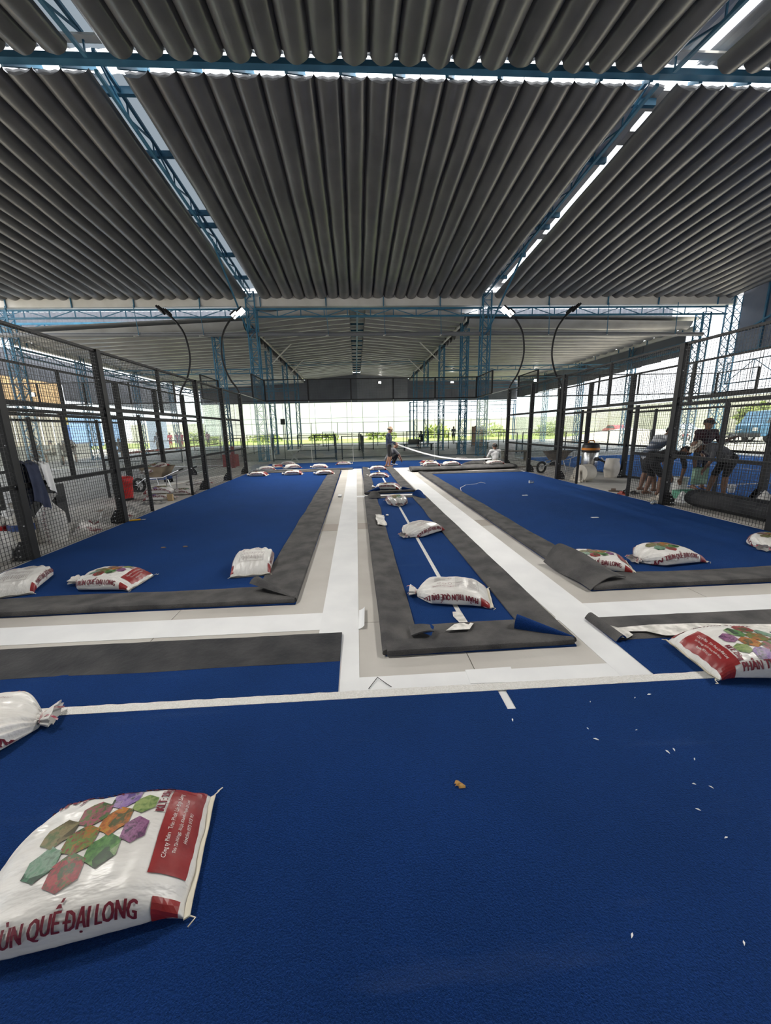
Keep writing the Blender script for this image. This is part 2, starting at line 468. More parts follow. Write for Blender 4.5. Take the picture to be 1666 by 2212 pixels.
xtruss('eave_truss', 23.4, -19, -6.1, 6.85, 7.2, 1.2, 'lower blue lattice girder behind the left gutter', w=.1)
xtruss('eave_truss', 23.4, 6.3, 17.6, 6.85, 7.2, 1.2, 'lower blue lattice girder behind the right gutter', w=.1)

# rain pipe hung on rods
rp = empty('rain_pipe', (0, 22, 6.2), 'long grey drain pipe hung on rods below the girder', 'pipe')
build(MB().tube([(-19, 22.0, 6.36), (5.7, 22.0, 6.22)], .10, 12), 'pipe', M_RAINPIPE, rp, smooth=40)
build(MB().tube([(6.1, 22.0, 6.24), (17.7, 22.0, 6.1)], .10, 12), 'pipe', M_RAINPIPE, rp, smooth=40)
for x in (-17.2, -11.3, -8.2, -2.1, .75, 3.6, 9.2, 12.3, 16.0):
    zz = 6.30 - .006 * x
    build(MB().bar((x, 21.85, 7.6), (x + .06, 21.86, zz - .12), .025), 'hanger_rod', M_BLUESTEEL, rp)
    build(MB().bar((x + .06, 21.86, zz - .12), (x - .06, 21.6, zz - .2), .03), 'hanger_foot', M_GUTTER, rp)

# ================================================================== LATTICE COLUMNS
def lattice_column(x, y, z1, label, s=.36, ch=.06, br=.028, pitch=.42, group='blue lattice columns'):
    t = empty('lattice_column', (x, y, 0), label, 'column', group)
    for sx in (-1, 1):
        for sy in (-1, 1):
            build(MB().bar((x+sx*s/2, y+sy*s/2, 0), (x+sx*s/2, y+sy*s/2, z1), ch), 'chord', M_BLUESTEEL, t)
    n = int(z1 / pitch)
    for face in range(4):
        lb = MB()
        for i in range(n):
            a, b = (i, i+1)
            za, zb = a*z1/n, b*z1/n
            l = -1 if i % 2 else 1
            if face < 2:
                yy = y + (-s/2 if face == 0 else s/2)
                lb.bar((x-l*s/2, yy, za), (x+l*s/2, yy, zb), br, caps=False)
                lb.bar((x-s/2, yy, zb), (x+s/2, yy, zb), br, caps=False)
            else:
                xx = x + (-s/2 if face == 2 else s/2)
                lb.bar((xx, y-l*s/2, za), (xx, y+l*s/2, zb), br, caps=False)
        build(lb, 'lacing', M_BLUESTEEL, t, kind='stuff')
    build(MB().box(x-s/2-.08, x+s/2+.08, y-s/2-.08, y+s/2+.08, 0, .02), 'base_plate', M_BLUESTEEL, t)
    return t
lattice_column(-5.78, 22.1, 8.2, 'tall blue lattice column behind the left end of the glass wall', .42)
lattice_column(6.0, 22.1, 8.2, 'tall blue lattice column behind the right end of the glass wall', .42)
lattice_column(5.35, 23.6, 7.2, 'second blue lattice column just behind the right tall one', .36)
lattice_column(-8.2, 24.0, 7.2, 'slim blue lattice column left of the tall left column', .42)
lattice_column(17.85, 22.3, 7.2, 'bright blue lattice column by the open right side', .45)
lattice_column(19.2, 22.0, 7.9, 'blue lattice column against the sky at the right edge wall', .45)
lattice_column(-17.6, 22.3, 7.6, 'blue lattice column beside the left neighbouring court', .42)
for i, y in enumerate((28.5, 34.5, 40.5)):
    lattice_column(-6.35 - .1, y, 6.95, ['nearest', 'second', 'third'][i] + ' lattice column of the left row in the far hall', .34, .05, .024, .5)
    lattice_column(5.15, y, 6.95, ['nearest', 'second', 'third'][i] + ' lattice column of the right row in the far hall', .34, .05, .024, .5)
    lattice_column(-17.9, y - 1, 6.5, ['nearest', 'second', 'third'][i] + ' lattice column on the far hall left side', .34, .05, .024, .5)
    lattice_column(17.9, y - 1, 6.5, ['nearest', 'second', 'third'][i] + ' lattice column on the far hall right side', .34, .05, .024, .5)
for i, y in enumerate((28.5, 34.5)):
    for sgn, x in ((1, -6.4), (-1, 5.15)):
        kb = MB().bar((x + sgn * .15, y, 5.95), (x + sgn * 1.65, y, 7.3), .06)
        top(kb, 'knee_brace', M_GUTTER, '%s slanting brace on the %s column row of the far hall' % (['nearer', 'farther'][i], 'left' if sgn > 0 else 'right'), 'brace')

# ================================================================== FAR HALL ROOF (gable, ribs running down the slope)
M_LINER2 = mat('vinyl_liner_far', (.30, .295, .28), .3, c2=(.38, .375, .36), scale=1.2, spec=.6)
def far_liner(x0, z0, x1, z1, y0, y1, n, label, seed):
    def fn(u, v):
        x = x0 + (x1 - x0) * u; y = y0 + (y1 - y0) * v
        fr = (v * n) % 1.0
        s = abs(math.sin(PI * fr)) ** .5 if v < 1 else 0
        return (x, y, z0 + .12 + (z1 - z0) * u - .36 * s + .05 * s * noise.noise(Vector((x * .5, y * 1.1, seed))))
    top(MB().grid(fn, 8, n * 12), 'ceiling', M_LINER2, label, 'ceiling', kind='structure', smooth=60)
RX = -.55
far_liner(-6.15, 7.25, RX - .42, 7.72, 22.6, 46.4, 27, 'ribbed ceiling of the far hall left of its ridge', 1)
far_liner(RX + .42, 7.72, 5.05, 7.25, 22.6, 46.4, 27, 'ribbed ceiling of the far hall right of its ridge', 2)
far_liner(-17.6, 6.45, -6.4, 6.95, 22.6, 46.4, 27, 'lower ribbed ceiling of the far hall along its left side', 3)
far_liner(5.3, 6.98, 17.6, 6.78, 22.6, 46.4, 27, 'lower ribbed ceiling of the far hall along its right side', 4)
rs = MB()
rs.add([(-18.2, 22.4, 6.75), (-6.0, 22.4, 7.25), (-6.0, 47, 7.25), (-18.2, 47, 6.75)], [(0, 1, 2, 3)])
rs.add([(-6.6, 22.4, 7.55), (RX, 22.4, 8.02), (RX, 47, 8.02), (-6.6, 47, 7.55)], [(0, 1, 2, 3)])
rs.add([(RX, 22.4, 8.02), (5.5, 22.4, 7.55), (5.5, 47, 7.55), (RX, 47, 8.02)], [(0, 1, 2, 3)])
rs.add([(4.9, 22.4, 7.28), (18.2, 22.4, 7.05), (18.2, 47, 7.05), (4.9, 47, 7.25)], [(0, 1, 2, 3)])
top(rs, 'roof', M_SHEET, 'pale metal roof sheeting over the far hall', 'roof', kind='structure')
# infill above the far hall aisles, behind the eave girders
for x0, x1, l in ((-19.3, -6.0, 'grey ribbed infill between the eave gutter and the left aisle roof'), (6.2, 17.4, 'grey ribbed infill between the eave gutter and the right aisle roof')):
    n = int((x1-x0)/.3)
    mb = MB().grid(lambda u, v: (x0 + (x1-x0)*u, 23.9 + (.06 if int(round(u*n*2)) % 2 else 0), 6.6 + 1.3*v), n*2, 1)
    mb.grid(lambda u, v: (x0 + (x1-x0)*u, 24.05, 6.6 + 1.3*v), 2, 1)
    top(mb, 'wall_infill', M_BAND, l, 'wall', kind='structure')
# ridge strip of the far hall
fr = empty('ridge_truss', (RX, 22.6, 7.3), 'pale blue ridge truss down the middle of the far hall ceiling', 'truss')
build(MB().box(RX-.40, RX-.06, 22.6, 46.4, 7.86, 7.88), 'pale_strip', M_GUTTER, fr)
build(MB().box(RX+.06, RX+.40, 22.6, 46.4, 7.86, 7.88), 'pale_strip', M_GUTTER, fr)
build(MB().box(RX-.05, RX+.05, 22.6, 46.4, 7.55, 7.65), 'chord', M_BLUESTEEL, fr)
for i in range(16):
    y = 23.2 + i * 1.5
    build(MB().box(RX-.4, RX+.4, y-.04, y+.04, 7.70, 7.80), 'cross_tie', M_BLUESTEEL, fr)
# pale flashing along the valleys and the eaves
def wavy_strip(name, x, z, lab, flip):
    def fn(u, v):
        y = 22.6 + 23.8 * u
        return (x + flip * .02 * v, y, z + (.26 - .09 * abs(math.sin(PI * u * 42))) * v)
    top(MB().grid(fn, 336, 1), name, M_GUTTER, lab, 'flashing')
wavy_strip('valley_flashing', -6.28, 6.98, 'wavy pale flashing at the left step of the far roof', 1)
wavy_strip('valley_flashing', 5.18, 6.98, 'wavy pale flashing at the right step of the far roof', -1)
for x, who in ((-17.8, 'left'), (17.8, 'right')):
    s = 1 if x > 0 else -1
    dz = .32 if x > 0 else 0
    ge = empty('side_gutter', (x, 34, 6.2), 'pale gutter with scalloped light above it along the %s eave of the far hall' % who, 'gutter')
    build(MB().box(x - .02, x + .02, 22.6, 46.4, 6.12+dz, 6.36+dz), 'gutter_face', M_GUTTER, ge)
    build(MB().box(min(x, x + s*.25), max(x, x + s*.25), 22.6, 46.4, 6.10+dz, 6.12+dz), 'gutter_bottom', M_GUTTER, ge)
    for i in range(9):
        build(MB().box(x - s*.06 - .02, x - s*.06 + .02, 23.4 + 2.7*i, 23.44 + 2.7*i, 6.06+dz, 6.4+dz), 'gutter_strap', M_BLUESTEEL, ge)
    # lattice girder along the side
    t = empty('side_truss', (x, 34, 5.5), 'blue lattice girder along the %s side of the far hall' % who, 'truss')
    for z in (5.55, 5.9): build(MB().box(x-.04, x+.04, 22.6, 46.4, z-.04, z+.04), 'chord', M_BLUESTEEL, t)
    for i in range(20):
        ya = 22.6 + i*1.19
        build(MB().bar((x, ya, 5.55 if i % 2 else 5.9), (x, ya+1.19, 5.9 if i % 2 else 5.55), .04), 'web', M_BLUESTEEL, t)
# cross girders of the side aisles
for i, y in enumerate((28.5, 34.5, 40.5)):
    w_ = ['nearest', 'middle', 'farthest'][i]
    xtruss('aisle_truss', y, 5.3, 17.8, 5.35, 5.62, 1.3, '%s blue cross girder of the right aisle in the far hall' % w_, w=.06, web=.03)
    xtruss('aisle_truss', y, -17.8, -6.5, 5.35, 5.62, 1.3, '%s blue cross girder of the left aisle in the far hall' % w_, w=.06, web=.03)
    if i == 1:
        xtruss('aisle_truss', y, -6.3, 5.0, 6.75, 6.95, 3, 'thin tie rod girder across the middle of the far hall', w=.035, web=.02)

# ================================================================== FAR END WALL y = 46.5
w = MB()
def cladding(x0, x1, z0, zt0, zt1, label, name='wall_far', y=46.6, mt=None, step=1.3):
    e = empty(name, ((x0+x1)/2, y, z0), label, 'wall', kind='structure')
    n = max(1, int(round((x1-x0)/step)))
    for i in range(n):
        a = x0 + (x1-x0)*i/n; b = x0 + (x1-x0)*(i+1)/n
        za = zt0 + (zt1-zt0)*i/n; zb = zt0 + (zt1-zt0)*(i+1)/n
        mb = MB(); o = .015 if i % 2 else 0
        mb.add([(a,y+o,z0),(b,y+o,z0),(b,y+o,zb),(a,y+o,za),(a,y+.05,z0),(b,y+.05,z0),(b,y+.05,zb),(a,y+.05,za)],
               [(0,1,2,3),(7,6,5,4),(0,4,5,1),(2,6,7,3),(1,5,6,2),(0,3,7,4)])
        build(mb, 'panel', mt or M_BAND, e)
    return e
wf = cladding(-18, -6.3, 4.6, 6.6, 7.05, 'grey cladding band above the bright opening, far wall left part')
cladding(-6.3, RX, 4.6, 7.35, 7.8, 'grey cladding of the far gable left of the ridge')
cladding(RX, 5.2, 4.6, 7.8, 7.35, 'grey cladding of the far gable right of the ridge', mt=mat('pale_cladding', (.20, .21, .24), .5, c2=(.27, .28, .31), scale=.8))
cladding(5.2, 18, 4.6, 7.05, 6.6, 'grey cladding band above the bright opening, far wall right part')
ft = empty('wall_frame', (0, 46.5, 0), 'thin dark steel posts and rails of the far end opening', 'frame')
for i in range(21):
    x = -18 + i * 1.8
    build(MB().box(x-.018, x+.018, 46.47, 46.50, 0, 4.7), 'mullion', M_BAND, ft)
for z in (.9, 2.9): build(MB().box(-18, 18, 46.48, 46.5, z-.015, z+.015), 'transom', M_BAND, ft)
xtruss('far_truss', 46.3, 5.4, 17.8, 4.0, 4.45, 1.2, 'blue lattice girder across the bright opening at right', w=.07)
xtruss('far_truss', 46.8, 5.4, 17.8, 3.3, 3.6, 1.2, 'second thinner lattice girder low in the bright opening', w=.05, web=.03)
for o in [q for q in col.objects if q.name.startswith('far_truss')]:
    for x in (5.45, 17.75): build(MB().box(x-.04, x+.04, o.location.y-.04, o.location.y+.04, 0, 4.5), 'post', M_BLUESTEEL, o)
sc = empty('wall_screen', (-5, 46.9, 0), 'bright white translucent sheets hung across the far opening', 'screen')
for i in range(13):
    x = -18 + i * 1.8
    build(MB().box(x+.01, x+1.79, 46.88, 46.89, 1.15, 4.8), 'sheet', M_SCREEN, sc)

# ================================================================== SIDE BANDS
wr = empty('wall_right', (19.4, 10, 5.08), 'blue grey sheeting high on the right side of the near hall', 'wall', kind='structure')
for i in range(14):
    y0 = 21.8 - i * 1.75
    zt = (lambda y: (zfar(y) if y > 10.5 else znear(y)) + .2)
    o = .02 if i % 2 else 0
    mb = MB(); a, b = y0 - 1.74, y0
    mb.add([(19.4+o,a,5.08),(19.4+o,b,5.08),(19.4+o,b,zt(b)),(19.4+o,a,zt(a)),(19.46,a,5.08),(19.46,b,5.08),(19.46,b,zt(b)),(19.46,a,zt(a))],
           [(0,1,2,3),(7,6,5,4),(0,4,5,1),(2,6,7,3),(1,5,6,2),(0,3,7,4)])
    build(mb, 'panel', mat('blue_grey_sheet', (.14, .16, .21), .45, c2=(.19, .21, .26), scale=.7), wr)
for y in (20.4, 17.6, 14.6, 11.5): build(MB().box(19.28, 19.36, y-.04, y+.04, 5.0, 8.3), 'stud', M_BLUESTEEL, wr)
build(MB().bar((19.3, 21.2, 6.1), (19.3, 15.5, 8.2), .08), 'brace', M_BLUESTEEL, wr)
build(MB().box(19.26, 19.38, -1, 21.9, 5.0, 5.1), 'rail', M_BLUESTEEL, wr)
ry = empty('side_truss', (19.3, 10, 3.5), 'light blue lattice girder across the open right side of the near hall', 'truss')
for z in (3.55, 4.6): build(MB().box(19.27, 19.33, -1, 21.9, z-.03, z+.03), 'chord', M_BLUESTEEL, ry)
for i in range(16):
    ya = 21.9 - i*1.43
    build(MB().bar((19.3, ya, 4.6 if i % 2 else 3.55), (19.3, ya-1.43, 3.55 if i % 2 else 4.6), .03), 'web', M_BLUESTEEL, ry)
    build(MB().bar((19.3, ya, 3.55), (19.3, ya, 4.6), .03), 'web', M_BLUESTEEL, ry)
wr2 = empty('wall_right', (17.95, 34, 4.2), 'dark sheeting band under the right eave of the far hall', 'wall', kind='structure')
for i in range(14):
    y0 = 23.4 + i * 1.64
    z0 = 5.25 - .055 * (i if i < 6 else 6)
    build(MB().box(17.95 + (.02 if i % 2 else 0), 18.0, y0, y0 + 1.64, z0, 6.45), 'panel', M_BAND, wr2)
wl = empty('wall_left', (-20.9, 34, 3.9), 'dark sheeting band high on the left side beyond the neighbouring court', 'wall', kind='structure')
for i in range(15):
    y0 = 21.5 + i * 1.7
    build(MB().box(-20.95, -20.9 - (.02 if i % 2 else 0), y0, y0 + 1.7, 5.0 if 2 <= i <= 4 else 3.95, 6.6), 'panel', M_BAND, wl)

# ================================================================== COURT CARPETS
def fold_band(parent, a, b, inward, width, h=.05, seed=0, mt=None, n=None, name='folded_edge', out=.012, label=None, fade=0):
    """strip of carpet turned over on itself: a->b is the outer fold line, inward the direction the flap points"""
    a = Vector((*a, 0)); b = Vector((*b, 0)); inn = Vector((*inward, 0)).normalized()
    L = (b - a).length
    n = n or max(6, int(L / .12))
    prof = [(.015, .010), (-out*.7, .014), (-out, h*.45), (-out*.4, h*.85), (.02, h), (.06, h*.96), (width*.35, h*.80), (width*.65, h*.66), (width*.9, h*.56), (width, h*.50), (width + .002, h*.30), (width*.96, .013)]
    def fn(u, v):
        p = a + (b - a) * u
        i = min(len(prof) - 1, int(round(v * (len(prof) - 1))))
        d, z = prof[i]
        nz = noise.noise(Vector((u * L * 1.3, seed, 0))) * .35 + noise.noise(Vector((u * L * 4.0, d * 9, seed))) * .14
        ed = noise.noise(Vector((u * L * 1.1, seed + 5, 0))) * .022 * (d / width)
        z2 = z * (1 + nz * (.5 if i > 1 else 0)) + .004 * noise.noise(Vector((u * L * 9, d * 25, seed)))
        w2 = noise.noise(Vector((u * L * .7, seed + 11, 0))) * .008
        return p + inn * (d + ed + w2) + Vector((0, 0, max(.004, z2)))
    mb = MB().grid(fn, n, len(prof) - 1)
    # cap both ends
    m_ = len(prof)
    mb.f.append(tuple(range(m_))); mb.m.append(0)
    mb.f.append(tuple(reversed(range(n * m_, n * m_ + m_)))); mb.m.append(0)
    return build(mb, name, mt or M_BACK, parent, smooth=50, label=label)

def carpet(name, rects, loc, label, group=None):
    t = empty(name, (*loc, 0), label, 'carpet', group)
    mb = MB()
    for (x0, x1, y0, y1) in rects: mb.box(x0, x1, y0, y1, .001, .013)
    build(mb, 'carpet_pile', M_BLUE, t)
    return t
def curl_sheet(parent, fn, nu, nv, name='curled_corner', thick=.010, front=None, back=None):
    """sheet with blue pile on its +normal side and dark backing on the other"""
    P = [[Vector(fn(i/nu, j/nv)) for j in range(nv+1)] for i in range(nu+1)]
    N = [[None]*(nv+1) for _ in range(nu+1)]
    for i in range(nu+1):
        for j in range(nv+1):
            du = P[min(i+1,nu)][j] - P[max(i-1,0)][j]; dv = P[i][min(j+1,nv)] - P[i][max(j-1,0)]
            nn = du.cross(dv); N[i][j] = nn.normalized() if nn.length > 1e-9 else Vector((0,0,1))
    mb = MB()
    mb.grid(lambda u, v: P[int(round(u*nu))][int(round(v*nv))], nu, nv, 0)
    mb.grid(lambda u, v: P[int(round(u*nu))][int(round(v*nv))] - N[int(round(u*nu))][int(round(v*nv))]*thick, nu, nv, 1)
    b0 = 0; b1 = (nu+1)*(nv+1)
    rim = [(i, 0) for i in range(nu)] + [(nu, j) for j in range(nv)] + [(i, nv) for i in range(nu, 0, -1)] + [(0, j) for j in range(nv, 0, -1)]
    for k in range(len(rim)):
        (i, j), (i2, j2) = rim[k], rim[(k+1) % len(rim)]
        mb.f.append((b0+i*(nv+1)+j, b0+i2*(nv+1)+j2, b1+i2*(nv+1)+j2, b1+i*(nv+1)+j)); mb.m.append(0)
    return build(mb, name, [front or M_BLUE, back or M_BACK], parent, smooth=60)
def cone_curl(parent, apex, m0, r1, a0, a1, r0=.008, flip=False, back=None, front=None):
    """conical roll from apex to mouth centre m0 (both on z = radius)"""
    apex = Vector(apex); m0 = Vector(m0); d = (m0 - apex).normalized()
    side = d.cross(Vector((0,0,1))).normalized(); up = side.cross(d)
    def fn(u, v):
        r = r0 + (r1 - r0) * u; t = a0 + (a1 - a0) * v
        return apex + (m0 - apex) * u + r * (math.cos(t) * side + math.sin(t) * up) + Vector((0, 0, 0))
    return curl_sheet(parent, fn, 10, 12, back=back, front=front)

# foreground carpet with the notch for the centre tick
cf = carpet('carpet', [(-5, -.033, -1, 2.972), (.022, 5, -1, 2.972), (-.033, .022, -1, 2.815)], (0, 2.0), 'large dark blue carpet filling the whole foreground up to the white service line')
build(MB().box(-.03, .02, 2.82, 3.04, .001, .005), 'tick_tape', M_PAPER, cf)
sl = MB()
sl.grid(lambda u, v: (-5 + 10*u, 2.972 + (.066 + .006*noise.noise(Vector((u*140, 3, 0))))*v if v else 2.972 + .003*noise.noise(Vector((u*200, 8, 0))), .015), 300, 1)
sl.grid(lambda u, v: (-5 + 10*u, 2.972, .015*v), 1, 1)
top(sl, 'service_line', M_LINE, 'white turf service line running across behind the foreground carpet', 'line')

c1 = carpet('carpet', [(-.67, .70, 3.40, 9.80)], (0, 6.6), 'long narrow blue carpet strip down the middle, nearer one, edges folded up dark')
fold_band(c1, (-.68, 3.40), (-.67, 9.75), (1, 0), .27, .055, 1)
fold_band(c1, (.71, 3.44), (.71, 9.75), (-1, 0), .29, .055, 2)
fold_band(c1, (-.66, 3.39), (.69, 3.42), (0, 1), .37, .06, 3)
fold_band(c1, (-.62, 9.80), (.66, 9.80), (0, -1), .20, .04, 4)
build(MB().box(-.02, .02, 3.72, 9.7, .012, .0155), 'white_line', M_LINE, c1)
cone_curl(c1, (.70, 3.44, .05), (.36, 3.66, .075), .06, math.radians(-40), math.radians(215))
curl_sheet(c1, lambda u, v: Vector((-.47 + .17*v, 3.70 - .05*v - .16*u*(1-.35*v), .062 + .03*math.sin(v*2.2) + .01*u)), 6, 6, front=M_BACK, back=M_BLUE)
build(MB().add([(-.44,3.70,.068),(-.40,3.57,.078),(-.33,3.50,.085),(-.29,3.60,.10),(-.30,3.66,.09)], [(0,1,2,3,4)]), 'curled_corner', M_BLUE, c1)
curl_sheet(c1, lambda u, v: Vector((-.62 + .30*u, 9.70 - .30*v*(1-u*.4), .04 + .13*math.sin(PI*min(1, u*.9))*(1-v)*(1 if u < .95 else .8))), 8, 6, back=M_BACK)
curl_sheet(c1, lambda u, v: Vector((.66 - .24*u, 9.70 - .55*v*(1-u), .05 + .13*math.sin(PI*min(1, .15+u*.8))*(1-v))), 8, 6, back=M_BACK)
tp = [(-.07, 3.9), (-.055, 3.98), (.02, 3.98), (.02, 3.73), (.04, 3.70), (-.02, 3.60), (-.2, 3.6), (-.11, 3.70), (-.04, 3.73)]
mb = MB(); mb.add([(x, y, .02 if y > 3.78 else .062) for x, y in tp], [tuple(reversed(range(len(tp))))])
mb2 = MB(); mb2.add([(-.07,3.9,.019),(-.055,3.98,.019),(.02,3.98,.019),(.022,3.78,.022),(-.045,3.78,.022)], [(0,4,3,2,1)])
mb2.add([(-.045,3.78,.022),(.022,3.78,.022),(.045,3.71,.052),(-.02,3.60,.066),(-.2,3.6,.064),(-.11,3.70,.058)], [(0,5,4,3,2,1)])
M_TORN = mat('torn_tape', (.38, .37, .34), .6, c2=(.72, .70, .66), scale=14, bump=.3, bscale=30)
build(mb2, 'torn_tape', M_TORN, c1)
mb = MB(); mb.grid(lambda u, v: (-.53 + .15*u + .01*math.sin(9*v), 6.96 + .78*v, .062 + .01*u*0 - .02*u + .006*math.sin(7*u+5*v)), 5, 6)
build(mb, 'glue_patch', M_TORN, c1, smooth=60)
build(MB().ell((-.31, 7.78, .03), (.03, .04, .015), 5, 8), 'glue_lump', M_WHITEP, c1)

c2 = carpet('carpet', [(-.65, .59, 10.22, 16.75)], (0, 13.5), 'farther narrow blue carpet strip down the middle, beyond the short gap')
fold_band(c2, (-.66, 10.25), (-.60, 16.8), (1, 0), .26, .06, 5)
fold_band(c2, (.60, 10.35), (.60, 16.8), (-1, 0), .27, .06, 6)
fold_band(c2, (-.64, 10.22), (.58, 10.36), (0, 1), .40, .075, 7)
build(MB().box(-.03, .02, 10.6, 16.6, .012, .0155), 'white_line', M_LINE, c2)
cone_curl(c2, (-.62, 10.25, .06), (-.32, 10.5, .08), .07, math.radians(-30), math.radians(200), back=M_BACK)
cone_curl(c2, (.58, 10.38, .06), (.30, 10.55, .07), .06, math.radians(-30), math.radians(200), back=M_BACK)

cl_ = carpet('carpet', [(-5, -1.43, 4.29, 16.05)], (-3.2, 10), 'broad blue carpet on the left half of the court with folded dark edges')
fold_band(cl_, (-1.43, 4.33), (-1.47, 16.0), (-1, 0), .42, .06, 8)
fold_band(cl_, (-5, 4.28), (-1.44, 4.31), (0, 1), .36, .065, 9)
fold_band(cl_, (-4.95, 16.1), (-1.5, 16.0), (0, -1), .25, .06, 10)
cone_curl(cl_, (-1.45, 4.33, .055), (-1.86, 4.60, .085), .085, math.radians(-50), math.radians(150), back=M_BACK, front=M_BACK)

cr_ = carpet('carpet', [(1.36, 5, 4.30, 14.0)], (3.2, 9), 'broad blue carpet on the right half of the court with folded dark edges')
fold_band(cr_, (1.36, 4.32), (1.36, 14.6), (1, 0), .34, .06, 12)
fold_band(cr_, (1.38, 4.30), (5, 4.32), (0, 1), .34, .065, 13)
fold_band(cr_, (1.5, 14.45), (4.9, 14.45), (0, -1), .45, .05, 14)
def crf(u, v):
    A = Vector((1.33, 4.27, .03)); B = Vector((1.24, 5.02, .04)); C = Vector((1.50, 5.02, .23)); D = Vector((1.78, 4.42, .08))
    p = (A*(1-u) + B*u)*(1-v) + (D*(1-u) + C*u)*v
    p.z += .10 * math.sin(PI*v) * (.5 + .5*u) + .012*math.sin(u*7 + v*3)
    return p
curl_sheet(cr_, lambda u, v: crf(1-u, v), 10, 10, name='lifted_corner', front=M_BACK, back=M_BLUE)

fl_ = carpet('carpet', [(-5, -.985, 3.042, 3.70)], (-3, 3.4), 'blue carpet strip at left with a wide black tarred flap folded towards the camera')
fold_band(fl_, (-.985, 3.715), (-5, 3.70), (0, -1), .36, .028, 15, M_BACK2, label='smooth black folded flap')
fr_ = carpet('carpet', [(1.0, 5, 3.042, 3.72)], (2.5, 3.4), 'blue carpet strip at right with dark flap and torn white tape, beside the big sack')
fold_band(fr_, (5, 3.74), (1.02, 3.75), (0, -1), .31, .032, 16, M_BACK, label='dark folded flap')
curl_sheet(fr_, lambda u, v: Vector((.985 + .06*u + .02*v, 3.77 - .36*v, .012 + .045*math.sin(PI*.8*u) )), 6, 8, back=M_BACK)
tp = [(1.03,3.66),(1.12,3.57),(1.39,3.59),(1.75,3.58),(2.11,3.53),(2.4,3.5),(2.4,3.42),(2.0,3.40),(1.6,3.42),(1.38,3.43),(1.29,3.50),(1.16,3.51),(1.16,3.46),(1.09,3.42),(1.03,3.44)]
mb = MB(); mb.add([(x, y, .031 - .03*(3.66-y)*0 + .012*noise.noise(Vector((x*9, y*9, 0)))*0 + .004) for x, y in tp], [tuple(reversed(range(len(tp))))])
build(mb, 'torn_tape', M_TORN, fr_)

ce = carpet('carpet', [(-5, 5, 16.70, 19.95)], (0, 18.5), 'blue carpet across the far end of the court in front of the glass')
fold_band(ce, (-4.9, 16.36), (-1.0, 16.36), (0, 1), .30, .08, 17, mat('grey_board', (.10, .10, .105), .6), label='grey board edge')
# flattened carpet roll on the right
def roll_fn(u, v):
    x = 1.15 + 4.0*u; t = 2*PI*v
    y = 15.25 + .42*math.cos(t) + .25*u + .03*noise.noise(Vector((x, 2, 1)))
    return (x, y, .085 + .082*math.sin(t) * (1 + .2*noise.noise(Vector((x*1.5, t, 3)))))
mb = MB().grid(roll_fn, 40, 18, closed_v=True)
mb.f.append(tuple(range(18))); mb.m.append(0); mb.f.append(tuple(reversed(range(40*18, 41*18)))); mb.m.append(0)
top(mb, 'carpet_roll', M_BACK, 'flattened dark carpet roll at the far right with three sacks lying on it', 'carpet roll', smooth=60)

# ---------------------------------------------------------------- seam tape strips on the concrete
def strip(poly, label, z=.003, name='tape_strip', wav=.0):
    mb = MB(); n = len(poly)
    b = [(x, y, .0005) for x, y in poly] + [(x, y, z) for x, y in poly]
    mb.add(b, [tuple(reversed(range(n))), tuple(range(n, 2*n))] + [(i, (i+1) % n, n+(i+1) % n, n+i) for i in range(n)])
    return top(mb, name, M_PAPER, label, 'tape strip')
strip([(-1.165, 3.0), (-.855, 3.0), (-.855, 16.45), (-1.17, 16.3)], 'long white seam tape strip on the floor left of the middle carpets', .0035)
strip([(.79, 3.05), (1.13, 3.05), (1.13, 16.3), (.68, 16.6), (.69, 7.0)], 'long white seam tape strip on the floor right of the middle carpets', .0035)
strip([(-5, 3.80), (-1.15, 3.81), (-1.15, 4.10), (-5, 4.09)], 'white tape strip across the floor between the two left carpets', .0030)
strip([(.74, 3.785), (5, 3.80), (5, 4.08), (.9, 4.055)], 'white tape strip across the floor between the two right carpets', .0030)
strip([(-.86, 3.042), (1.0, 3.042), (1.0, 3.19), (-.86, 3.18)], 'white tape strip directly behind the service line in the middle', .0028)
strip([(-.17, 3.06), (.12, 3.05), (.14, 3.205), (-.165, 3.198)], 'short white tape patch over the tick mark', .0045)
strip([(-1.0, 9.92), (.75, 9.92), (.75, 10.12), (-1.0, 10.12)], 'white tape strip across the gap between the two middle carpets', .0028)
strip([(-1.3, 16.35), (1.3, 16.4), (1.3, 16.62), (-1.3, 16.6)], 'white tape strip across the floor at the walking man', .0028)
mb = MB(); mb.grid(lambda u, v: (-.86 + .05*u + .01*v, 3.79 + .33*v, .004 + .03*u*u), 4, 6)
top(mb, 'tape_end', M_PAPER, 'curled up loose end of tape beside the left long strip', 'tape strip', smooth=60)
mb = MB(); mb.box(-1.30, -1.22, 10.0, 10.25, .002, .03)
top(mb, 'paper_scrap', M_PAPER, 'small folded white paper scrap beside the long left tape strip', 'paper')
# dark damp bands of glue on the slab
for i, (x0, x1, y0, y1) in enumerate([(-1.42, -1.17, 6.9, 7.35), (-.85, -.69, 6.95, 7.35), (1.14, 1.35, 6.9, 7.3)]):
    top(MB().box(x0, x1, y0, y1, .0004, .0012), 'floor_stain', mat('damp_concrete', (.30, .27, .235), .8), ['brownish stain on the floor left of the left tape strip', 'brownish stain on the floor beside the middle carpet left edge', 'brownish stain on the floor beside the right carpet'][i], 'stain')

